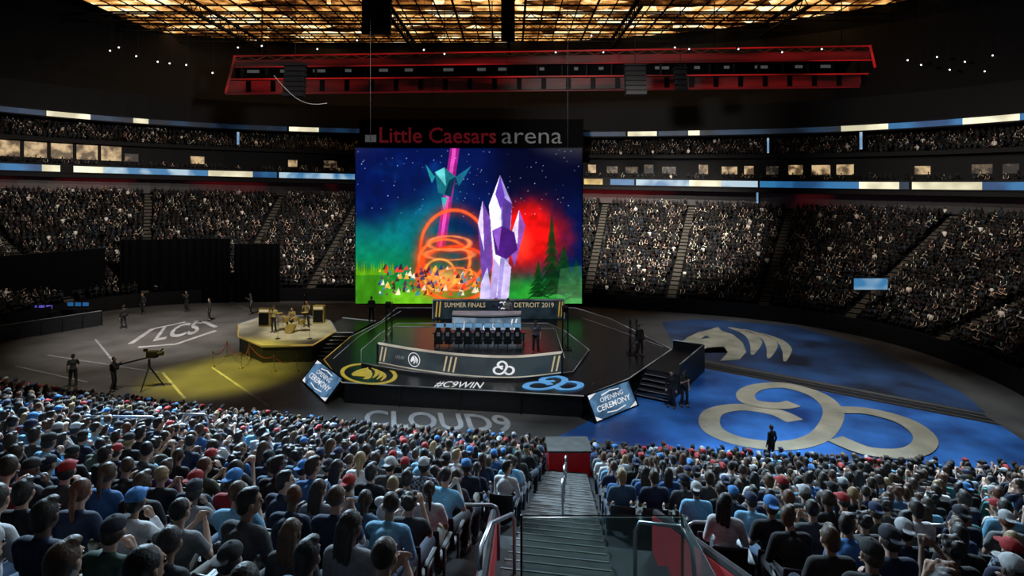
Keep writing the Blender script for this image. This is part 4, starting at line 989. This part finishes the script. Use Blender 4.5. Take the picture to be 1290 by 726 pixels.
for l in ([(164, 434), (192, 415), (234, 406)], [(174, 438), (222, 434), (272, 417)], [(246, 405), (260, 407), (272, 413)]):
    mapped(stroke([tuple(GP(*q)[:2]) for q in l], .34), ong).build('wing_stroke', 'palemark', o)
fl = [((120, 428), (143, 456), 'left of the lettered emblem'), ((205, 470), (233, 503), 'near the camera tripod'), ((265, 462), (338, 512), 'running below the rope posts'), ((60, 448), (200, 470), 'left of the camera tripod'), ((300, 385), (332, 398), 'behind the pale side platform'), ((20, 462), (110, 482), 'at the near left floor edge')]
for a, b_, w_ in fl: tag(mapped(stroke([tuple(GP(*a)[:2]), tuple(GP(*b_)[:2])], .13), ong).build('floor_line', 'greymark'), 'thin pale floor line '+w_, 'floor line')

# ------------------------------------------------------------- people on the floor and stage
ST = [make_proto(False, dict(arms=('side', 'side'), fem=0, hair='short', yaw=.1, sleeve=1)), make_proto(False, dict(arms=('side', 'clap'), fem=0, hair='cap', yaw=-.2, sleeve=0)), make_proto(False, dict(arms=('phone', 'phone'), fem=0, hair='crop', yaw=0, sleeve=1))]
for px, py, z, vi, face, sh, lab in [
    (846, 514, 0, 0, 2.6, (.01, .01, .012), 'person in black standing at left of the pair on the blue floor'), (862, 513, 0, 1, 3.4, (.012, .012, .015), 'person in black standing at right of the pair on the blue floor'),
    (143, 493, 0, 2, -1.2, (.01, .01, .012), 'camera operator in black standing behind the tripod at left'), (675, 446, 1.7, 1, 2.9, (.05, .06, .09), 'person in dark clothes standing alone on stage at right of the chairs'),
    (345, 419, 1, 1, 3.0, (.3, .25, .1), 'musician standing left of the drum kit on the side platform'), (386, 412, 1, 2, 3.3, (.25, .2, .1), 'musician standing right of the drum kit on the side platform'),
    (264, 404, 0, 0, 2.4, (.02, .02, .02), 'person in dark clothes standing beyond the pale side platform'), (156, 414, 0, 0, 1.0, (.02, .02, .02), 'person in black standing beside the pale floor emblem'),
    (92, 489, 0, 1, 0.5, (.03, .03, .03), 'person with cap standing at the near left floor edge'), (468, 405, 1, 0, 3.3, (.10, .10, .12), 'person standing at the left rear of the centre stage'),
    (972, 583, 0, 0, .4, (.01, .01, .012), 'silhouetted person standing at the front edge of the blue floor'), (625, 411, 1.7, 0, 3.14, (.04, .06, .12), 'presenter in dark jacket at left behind the pale desk'), (640, 411, 1.7, 1, 3.14, (.3, .3, .32), 'presenter in pale shirt at right behind the pale desk'),
    (806, 449, 1, 0, 3.5, (.02, .02, .02), 'person in black standing by the short tower at stage right'), (385, 396, 0, 0, 1.6, (.1, .1, .1), 'person walking behind the pale side platform'),
    (316, 396, 0, 1, 2.2, (.05, .05, .05), 'person in cap standing behind the left edge of the side platform'), (235, 393, 0, 2, 2.8, (.03, .03, .03), 'person holding something near the black drape'), (180, 396, 0, 0, 2.8, (.03, .03, .04), 'person in dark clothes standing close to the black drape')]:
    place_person(ST[vi], GP(px, py, z), face, 1.0 if py < 560 else .8, sh, (.03, .02, .015), SKINS[vi], (.015, .015, .02), (.02, .02, .02), lab)
place_person(PROTO[0], GP(368, 412, 1), 3.1, 1.0, (.3, .22, .08), (.03, .02, .01), SKINS[0], (.02, .02, .02), (.02, .02, .02), 'drummer seated behind the brass-lit drum kit')
l = GP(368, 412, 1); a = empty('drum_stool', l); tag(a, 'round stool under the seated drummer', 'stool'); MB().lathe([(.01, .34), (.17, .34), (.18, .37), (.17, .40), (.01, .40)], l, 14).build('seat', 'black', a); MB().tube([l, l+Vector((0, 0, .36))], .03, 8).build('post', 'dkmetal', a)
l = GP(188, 489); a = empty('broadcast_camera', l); tag(a, 'large black broadcast camera on tripod with long arm at left floor', 'camera')
for k_ in range(3):
    an = 2*PI*k_/3+.5; MB().tube([l+Vector((0, 0, 1.1)), l+Vector((.65*math.cos(an), .65*math.sin(an), 0))], [.045, .03], 8).build('leg', 'dkmetal', a)
MB().tube([l+Vector((0, 0, 1.0)), l+Vector((0, 0, 1.45))], .06, 8).build('column', 'dkmetal', a)
MB().tube([l+Vector((-1.7, -.1, 1.15)), l+Vector((.3, .1, 1.62)), l+Vector((.6, .15, 1.95))], .04, 8).build('arm', 'black', a)
MB().box(l+Vector((.1, .1, 1.68)), (.5, .3, .34)).build('body', 'black', a, bevel=.03); MB().tube([l+Vector((.3, .1, 1.7)), l+Vector((.62, .12, 1.72))], [.09, .12], 12).build('lens', 'glassd', a); MB().box(l+Vector((-.22, .05, 1.9)), (.16, .12, .14)).build('viewfinder', 'black', a)
MB().box(l+Vector((-1.7, -.1, 1.1)), (.3, .25, .3)).build('counterweight', 'black', a)
for pts, top, lab in [([(-44, 30), (-40.2, 37.5), (-37.4, 43.5), (-34.6, 48.6)], 5.1, 'tall black drape round the far left corner of the floor'), ([(-34.0, 49.6), (-29, 50.6), (-25.1, 50.9)], 5.7, 'wide black drape in front of the left stands'), ([(-24.8, 51.0), (-20.8, 51.2)], 5.2, 'narrow black drape right of the wide one')]:
    pts = [Vector((x, y, 0)) for x, y in pts]; dense = catmull(pts, 30); a = empty('drape', dense[0]); tag(a, lab, 'drape')
    m_ = MB(); n = len(dense); m_.add([Vector((p.x, p.y+.05*math.sin(i*1.5), 0)) for i, p in enumerate(dense)]+[Vector((p.x, p.y+.05*math.sin(i*1.5), top)) for i, p in enumerate(dense)], [(i, i+1, n+i+1, n+i) for i in range(n-1)]); m_.build('curtain', 'drape', a)
    MB().tube([p+Vector((0, 0, top)) for p in dense], .03, 6).build('top_rail', 'black', a)
# production area at the far left edge: long barrier and desks with glowing screens
g0, g1 = GP(-6, 432), GP(128, 410); dv = (g1-g0).normalized()
a = empty('production_barrier', (g0+g1)/2); tag(a, 'long low grey barrier along the far left floor edge', 'barrier')
ra_ = math.atan2(dv.y, dv.x)
MB().box((g0+g1)/2+Vector((0, 0, .55)), ((g1-g0).length, .08, 1.0), ra_).build('panel', 'fascia2', a); MB().tube([g0+Vector((0, 0, 1.08)), g1+Vector((0, 0, 1.08))], .03, 6).build('top_rail', 'greymark', a)
for k_ in range(6): MB().box(g0.lerp(g1, k_/5)+Vector((0, 0, .5)), (.08, .12, 1.0), ra_).build('post', 'dkmetal', a)
for px, py, em, lab in [(8, 408, 'led_blue', 'dark production desk with dim blue screens at the far left edge'), (52, 405, 'led_violet', 'dark production desk with violet screens behind the grey barrier'), (98, 401, 'led_blue', 'dark production desk with blue screens nearest the wide black drape')]:
    l = GP(px, py); a = empty('production_desk', l, 0); tag(a, lab, 'desk')
    MB().box(l+Vector((0, 0, .74)), (1.9, .7, .05)).build('tabletop', 'fascia2', a)
    for s in (-1, 1): MB().box(l+Vector((s*.9, 0, .36)), (.05, .6, .72)).build('leg', 'dkmetal', a)
    for s in (-1, 0, 1):
        MB().box(l+Vector((s*.6, .05, 1.08)), (.52, .05, .34)).build('monitor_housing', 'black', a); MB().box(l+Vector((s*.6, .02, 1.08)), (.47, .01, .29)).build('monitor_face', em, a); MB().box(l+Vector((s*.6, .06, .84)), (.06, .05, .16)).build('monitor_stand', 'dkmetal', a)
c0 = P(1076, 365, 39.5); c1 = P(1118, 351, 39.5); a = empty('stand_screen', ((c0.x+c1.x)/2, 39.5, c0.z)); tag(a, 'small bright white and blue screen among the right stands', 'screen')
MB().box(((c0.x+c1.x)/2, 39.6, (c0.z+c1.z)/2), (c1.x-c0.x+.1, .12, c1.z-c0.z+.1)).build('housing', 'black', a); MB().box(((c0.x+c1.x)/2, 39.5, (c0.z+c1.z)/2), (c1.x-c0.x, .04, c1.z-c0.z)).build('display_face', 'led_pale', a)
MB().tube([((c0.x+c1.x)/2, 39.6, c0.z), ((c0.x+c1.x)/2, 39.6, .9)], .05, 8).build('post', 'black', a)

# ------------------------------------------------------------- overhead
nrows = 9
for r_ in range(nrows):
    Y = 58.2+r_*2.25
    for c_i in range(12):
        X0 = -45+c_i*7.75; a = empty('ceiling_light_panel', (X0+3.8, Y, 30)); tag(a, 'amber lattice ceiling panel, %s row from the back, %s from the left' % (ordn(nrows-r_), ordn(c_i+1)), 'ceiling light', 'amber lattice ceiling panels')
        if r_ == 0 and c_i == 0:
            m_ = MB(); fr = MB()
            for i in range(4): m_.box((-2.86+1.91*i, 0, 0), (1.74, 1.74, .05))
            for i in range(5): fr.box((-3.82+1.91*i, 0, -.04), (.10, 2.0, .12))
            for j in (-1, 1): fr.box((0, j*.98, -.04), (7.7, .10, .12))
            o1 = m_.build('diffuser', 'amber'); o2 = fr.build('lattice', 'black'); o1.parent = a; o2.parent = a; MD, ML = o1.data, o2.data
        else:
            for nm, d_ in (('diffuser', MD), ('lattice', ML)):
                o = bpy.data.objects.new(nm, d_); COL.objects.link(o); o.parent = a
for px in (250, 490, 640, 800, 1000):
    X = (px-645)/F*60; a = empty('roof_truss', (X, 68, 29)); tag(a, 'dark roof truss crossing the amber ceiling, ' + {250: 'leftmost of five', 490: 'second from left', 640: 'the middle one', 800: 'second from right', 1000: 'rightmost of five'}[px], 'truss', 'dark roof trusses')
    m_ = MB()
    for z in (28.4, 29.6): m_.box((X, 68, z), (.35, 22, .22))
    for i in range(11): m_.tube([(X, 57+2*i, 28.4), (X, 58+2*i, 29.6), (X, 59+2*i, 28.4)], .06, 5)
    m_.build('truss_frame', 'black', a)
for k_, (Y_, z_) in enumerate(((60.5, 28.0), (66.5, 28.6), (72.5, 28.9))):
    a = empty('cross_truss', (1, Y_, z_)); tag(a, 'dark rigging truss running across the hall under the amber ceiling, '+['nearest of three', 'middle of three', 'farthest of three'][k_], 'truss', 'dark rigging trusses across the hall')
    m_ = MB(); m_.box((1, Y_, z_), (92, .14, .14)).box((1, Y_, z_+.7), (92, .14, .14))
    for i in range(46): m_.tube([(-45+2*i, Y_, z_), (-44+2*i, Y_, z_+.7), (-43+2*i, Y_, z_)], .05, 4)
    m_.build('truss_frame', 'black', a)
def beam(y0l, y1l, y0r, y1r, xl, xr, Y, nm, m, par, th=.8):
    q = [P(xl, y1l, Y), P(xr, y1r, Y), P(xr, y0r, Y), P(xl, y0l, Y)]; m_ = MB(); m_.add(q+[p+Vector((0, th, 0)) for p in q], [(0, 1, 2, 3), (7, 6, 5, 4), (0, 4, 5, 1), (1, 5, 6, 2), (2, 6, 7, 3), (3, 7, 4, 0)]); return m_.build(nm, m, par)
ga = empty('press_gallery', P(690, 115, 60)); tag(ga, 'long hanging gallery with two red-lit beams under the roof', 'gallery')
beam(76, 84, 64, 74, 296, 1096, 60, 'upper_beam', 'redglow', ga, .6); beam(102, 117, 95, 108, 286, 1104, 60, 'lower_beam', 'redglow', ga, 1.2)
beam(84, 101, 76, 94, 296, 1100, 61.5, 'back_wall', 'drape', ga, .2)
beam(70, 71.5, 57, 58.5, 294, 1098, 59.9, 'top_strip', 'red_edge', ga, .1); beam(84, 85.1, 75, 76.1, 295, 1098, 59.9, 'mid_strip', 'red_edge', ga, .1); beam(99, 100.6, 92, 93.6, 287, 1104, 59.9, 'rail_strip', 'red_edge', ga, .1); beam(118, 119.2, 109, 110.2, 284, 1106, 59.9, 'bottom_strip', 'text_r', ga, .1)
m_ = MB()
for i in range(60):
    t0, t1 = i/60, (i+1)/60; xa, xb = 296+800*t0, 296+800*t1
    ya, yb = (71+(58-71)*t0, 76+(64-76)*t1) if i % 2 else (76+(64-76)*t0, 71+(58-71)*t1); m_.tube([P(xa, ya, 60), P(xb, yb, 60)], .05, 4)
m_.build('lattice', 'redglow', ga)
for xa, ya, xb, yb in ((296, 70, 284, 118), (1096, 57, 1108, 109)):
    MB().tube([P(xa, ya, 59.8), P(xb, yb, 59.8)], .13, 6).build('end_post', 'red_edge', ga)
for i in range(26):
    px = 305+i*31; MB().box(P(px, 93-i*.3, 60.6), (.15, .5, 1.1)).build('mullion', 'black', ga); MB().box(P(px+8, 109-i*.33, 59.85), (.5, .1, 1.15)).build('dark_bay', 'black', ga)
for i in range(20):
    px = 320+i*40; MB().box(P(px+R.uniform(-8, 8), 90-i*.35, 61.2), (R.uniform(.4, 1.5), .1, .3)).build('window_glint', 'text_g', ga)
for px in (330, 620, 900, 1060): MB().tube([P(px, 75, 60.4), Vector((P(px, 75, 60.4).x, 60.4, 33.8))], .06, 5).build('hanger', 'black', ga)
def array(px, py0, py1, Y, lab, w=1.3):
    t = P(px, py0, Y); b_ = P(px, py1, Y); a = empty('speaker_array', b_); tag(a, lab, 'speaker array', 'hanging speaker arrays')
    n = max(3, int((t.z-b_.z)/.42))
    for i in range(n):
        c = t.lerp(b_, (i+.5)/n)+Vector((0, -.25*(i/n)**2*2, 0)); MB().box(c, (w, .7, .38), rx=-.25*i/n).build('speaker_box', 'black', a, bevel=.03)
    MB().tube([t, Vector((t.x, t.y, 33.8))], .03, 5).build('hanging_cable', 'black', a); MB().box(t+Vector((0, 0, .1)), (w+.1, .8, .12)).build('rigging_frame', 'black', a)
array(475, 2, 44, 48, 'black speaker array hanging left of centre before the amber ceiling', 2.4); array(640, 0, 52, 50, 'black speaker array hanging at the centre of the amber ceiling', 1.2)
array(800, 84, 122, 50, 'black speaker array hanging before the right part of the red gallery', 1.8); array(372, 84, 124, 50, 'black speaker array hanging before the left part of the red gallery', 1.8); array(857, 88, 116, 52, 'narrow speaker array hanging right of the larger gallery one', 1.1)
lp = [(139, 64), (150, 60), (172, 71), (199, 78), (214, 80), (235, 82), (268, 92), (450, 51), (534, 63), (560, 68), (700, 66), (745, 45), (760, 66), (850, 60), (868, 62), (930, 62), (985, 66), (1035, 62), (1143, 76), (1160, 82), (1180, 72), (1196, 88), (1215, 78), (1250, 70), (1240, 90), (300, 60), (330, 58), (400, 62)]
lp.sort()
lq = None
for i, (px, py) in enumerate(lp):
    l = P(px, py, 52); lab = 'small roof spotlight, %s from the left among those below the ceiling' % ordn(i+1)
    if lq is None:
        lq = empty('spotlight', (0, 0, 0)); tag(lq, lab, 'spotlight', 'small roof spotlights')
        MB().tube([(0, .35, .2), (0, 0, 0)], [.09, .13], 10).build('housing', 'black', lq); MB().lathe([(.01, 0), (.07, 0), (.07, .02), (.01, .02)], (0, -.03, 0), 12, Matrix.Rotation(PI/2, 3, 'X')).build('lens', 'lamp', lq)
        MB().tube([(0, .2, .1), (0, .2, 9)], .012, 4).build('drop_pipe', 'black', lq); lq.location = l
    else: dup(lq, l, 0, lab)
for a, b_, s_, lab in (((345, 95), (412, 130), 14, 'drooping cable under the left end of the red gallery'), ((498, 40), (560, 44), 14, 'drooping cable before the amber ceiling')):
    p0, p1 = P(*a, 49), P(*b_, 49); tag(MB().tube([p0.lerp(p1, t)-Vector((0, 0, s_/F*50*math.sin(PI*t))) for t in [i/10 for i in range(11)]], .025, 6).build('cable', 'greymark'), lab, 'cable')

# ------------------------------------------------------------- near aisle furniture
bz = zf(17.6); bx = empty('red_barrier', (1.75, 17.6, bz)); tag(bx, 'red-lit low wall with grey top at the foot of the near aisle', 'barrier')
MB().box((1.75, 17.4, bz+.5), (1.25, .12, .95)).box((1.17, 17.9, bz+.4), (.1, .95, .95)).box((2.33, 17.9, bz+.4), (.1, .95, .95)).build('red_panel', 'redwall', bx)
MB().box((1.75, 17.85, bz+.99), (1.35, 1.05, .06)).build('top', 'step', bx, bevel=.01)
hr = empty('aisle_handrail', (1.75, 15.5, 2)); tag(hr, 'steel handrail running down the middle of the near aisle', 'handrail')
def ax(Y): return (XL(Y)+XR(Y))/2
for y0, y1 in ((16.6, 15.4), (14.5, 12.6), (11.6, 10.2)):
    A_, B_ = ax(y0), ax(y1)
    MB().tube([(A_, y0, zf(y0)), (A_, y0, zf(y0)+.8), (A_, y0-.1, zf(y0)+.88), (B_, y1+.1, zf(y1)+.88), (B_, y1, zf(y1)+.8), (B_, y1, zf(y1))], .022, 10).build('rail', 'metal', hr, True)
    MB().tube([(A_, y0, zf(y0)+.45), (B_, y1, zf(y1)+.45)], .016, 8).build('mid_rail', 'metal', hr)
gx0, gx1, gy = .10, 1.82, 6.1; gz = P(0, 645, gy).z-1.08
gb = empty('glass_balustrade', (.9, gy, gz)); tag(gb, 'translucent glass guard panel at the top of the near stairway', 'balustrade')
MB().box(((gx0+gx1)/2, gy, gz+.5), (gx1-gx0, .02, 1.04)).build('glass_panel', 'glass', gb)
MB().box((gx1, gy-1, gz+.55), (.02, 2, 1.0)).build('glass_panel', 'glass', gb)
for x in (gx0, gx1): MB().box((x, gy, gz+.5), (.025, .035, 1.1)).build('post', 'dkmetal', gb, bevel=.008)
MB().tube([(gx0, gy, gz+1.04), (gx1, gy, gz+1.04), (gx1, gy-2, gz+1.08)], .007, 8).build('top_rail', 'dkmetal', gb)
rv = empty('stairway_wall', (.9, 5.5, gz-.3)); tag(rv, 'red-lit low walls with dark coping on both sides of the near stairway', 'wall')
for X_ in (-.26, 2.02):
    m_ = MB(); zt0, zt1 = zf(8.0)+.72, zf(4.2)+.72
    m_.add([(X_-.06, 8, zt0-1.3), (X_+.06, 8, zt0-1.3), (X_+.06, 8, zt0), (X_-.06, 8, zt0), (X_-.06, 4.2, zt1-1.3), (X_+.06, 4.2, zt1-1.3), (X_+.06, 4.2, zt1), (X_-.06, 4.2, zt1)], [(0, 1, 2, 3), (7, 6, 5, 4), (0, 4, 5, 1), (1, 5, 6, 2), (2, 6, 7, 3), (3, 7, 4, 0)])
    m_.build('red_wall', 'redwall', rv)
    MB().tube([(X_, 8.02, zt0+.02), (X_, 4.2, zt1+.02)], .05, 8).build('coping', 'dkmetal', rv)
def rail(pts, lab, r=.03):
    pts = [Vector(p) for p in pts]; a = empty('guard_rail', pts[0]); tag(a, lab, 'railing', 'steel guard rails in the near stand'); MB().tube(pts, r, 10).build('tube', 'metal', a, True)
def railpx(x0, x1, y, Y, lab, drop=.8, r=.022):
    a = P(x0, y, Y); b_ = P(x1, y+.5, Y-.1); rail([a-Vector((0, 0, drop)), a-Vector((0, 0, .12)), a-Vector((-.03, 0, .03)), a+Vector((.09, 0, 0)), b_-Vector((.09, 0, 0)), b_-Vector((.03, 0, .03)), b_-Vector((0, 0, .12)), b_-Vector((0, 0, drop))], lab, r)
railpx(545, 628, 636, 7.4, 'curved steel guard rail at the left of the glass guard', .7)
Lr = P(648, 644, 6.6); rail([Lr-Vector((0, 0, .9)), Lr-Vector((0, 0, .1)), Lr-Vector((.03, .03, .02)), Vector((P(618, 660, 5.6))), P(606, 690, 5.2), P(604, 730, 5.0)], 'curved steel rail beside the red wall at the left of the stairway', .022)
Rr_ = P(800, 658, 6.3); rail([Rr_-Vector((0, 0, .9)), Rr_-Vector((0, 0, .1)), Rr_+Vector((.05, 0, 0)), P(858, 664, 6.1), P(872, 690, 5.9), P(876, 735, 5.7)], 'curved steel rail at the right of the glass guard', .022)
railpx(866, 915, 658, 7.4, 'steel guard rail in the right block beside the aisle'); railpx(1158, 1205, 662, 7.0, 'steel guard rail among the spectators at right')
railpx(0, 74, 524, 13.2, 'long steel rail across the far left rows', .8, .03); railpx(92, 196, 525, 13.2, 'second steel rail across the left rows', .8, .03); railpx(230, 262, 522, 13.8, 'short steel rail in the left front rows', .8, .03)
a = empty('front_barrier', (0, 21.5, 0)); tag(a, 'low dark barrier between the front row and the event floor', 'barrier')
fb = [Vector((X, Y0+1.0+gx(X), 0)) for X in [-36+2*i for i in range(31)]]
m_ = MB(); n = len(fb); m_.add([p for p in fb]+[p+Vector((0, 0, .22)) for p in fb], [(i, i+1, n+i+1, n+i) for i in range(n-1)]); m_.build('panel', 'fascia', a); MB().tube([p+Vector((0, 0, .24)) for p in fb], .02, 6).build('top_rail', 'dkmetal', a)

# ------------------------------------------------------------- lights
w = bpy.data.worlds.new('world'); SC.world = w; w.use_nodes = True
w.node_tree.nodes['Background'].inputs[0].default_value = (.10, .14, .24, 1); w.node_tree.nodes['Background'].inputs[1].default_value = .02
def area(loc, to, size, power, col, sy=None, spread=180):
    l = bpy.data.lights.new('area', 'AREA'); l.energy = power; l.color = col; l.size = size; l.spread = math.radians(spread)
    if sy: l.shape = 'RECTANGLE'; l.size_y = sy
    o = bpy.data.objects.new('area_light', l); COL.objects.link(o); o.location = loc; o.rotation_euler = (Vector(to)-Vector(loc)).to_track_quat('-Z', 'Y').to_euler()
def spot(loc, to, power, col, ang, blend_=.5, size=.3):
    l = bpy.data.lights.new('spot', 'SPOT'); l.energy = power; l.color = col; l.spot_size = math.radians(ang); l.spot_blend = blend_; l.shadow_soft_size = size
    o = bpy.data.objects.new('spot_light', l); COL.objects.link(o); o.location = loc; o.rotation_euler = (Vector(to)-Vector(loc)).to_track_quat('-Z', 'Y').to_euler()
area((-13, 27, 17), (-7, 13, 2.5), 4, 4200, (.55, .80, 1), spread=75); area((13, 26, 17), (9, 12, 2.5), 4, 1900, (.62, .84, 1), spread=75); area((0, 8, 17), (0, 10, 3), 8, 130, (.85, .9, 1))  # unseen rim lamps and overhead fill added for the near crowd
spot((-3, 30, 22), (-5, 12, 3), 4000, (.8, .92, 1), 40, .9, .8); spot((2, 30, 20), (0.5, 8, 5), 3000, (.8, .92, 1), 24, .9, .8)
# unseen lamps added to light the stands across the floor
spot((6, 30, 25), (15, 60, 4.5), 120000, (1, .93, .83), 40, 1, .8); spot((-6, 34, 25), (-19, 60, 4), 44000, (1, .91, .82), 40, 1, .8); spot((-8, 34, 24), (-42, 56, 5), 22000, (1, .90, .80), 50, 1, .8); spot((8, 30, 24), (38, 42, 5), 22000, (1, .88, .76), 55, 1, .8)
spot((0, 30, 19), (14, 68, 15.5), 26000, (1, .93, .85), 50, 1, .8); spot((-4, 30, 19), (-38, 62, 15.5), 26000, (1, .93, .85), 50, 1, .8); spot((8, 30, 19), (44, 52, 15.5), 16000, (1, .93, .85), 50, 1, .8)
spot((-2, 18, 24), (-2, 31, 1), 9500, (.9, .95, 1), 34, .8, .5); spot((-2, 44, 24), (-2, 34, 1), 3000, (.8, .9, 1), 44, .8)
spot((-12, 30, 20), (-13.2, 37.2, 1), 13000, (1, .93, .66), 18, .5); spot((-20, 25, 18), (-15.8, 31.0, 0), 30000, (1, .86, .02), 26, 1.0); spot((-22, 34, 20), (-24, 40, 0), 19000, (1, .95, .88), 50, .9); spot((-16, 24, 20), (-20, 32, 0), 7000, (1, .93, .80), 50, .9)
spot((14, 30, 24), (17, 26, 0), 14000, (.85, .93, 1), 46, 1, .5); spot((16, 36, 24), (15, 39, 0), 11000, (.85, .92, 1), 40, .9); spot((6, 18, 18), (8, 25.5, 0), 5500, (.8, .9, 1), 44, 1)
spot((-3, 14, 16), (-3.5, 24, 0), 2800, (1, 1, 1), 40, .9)  # spot added to brighten the floor lettering before the stage
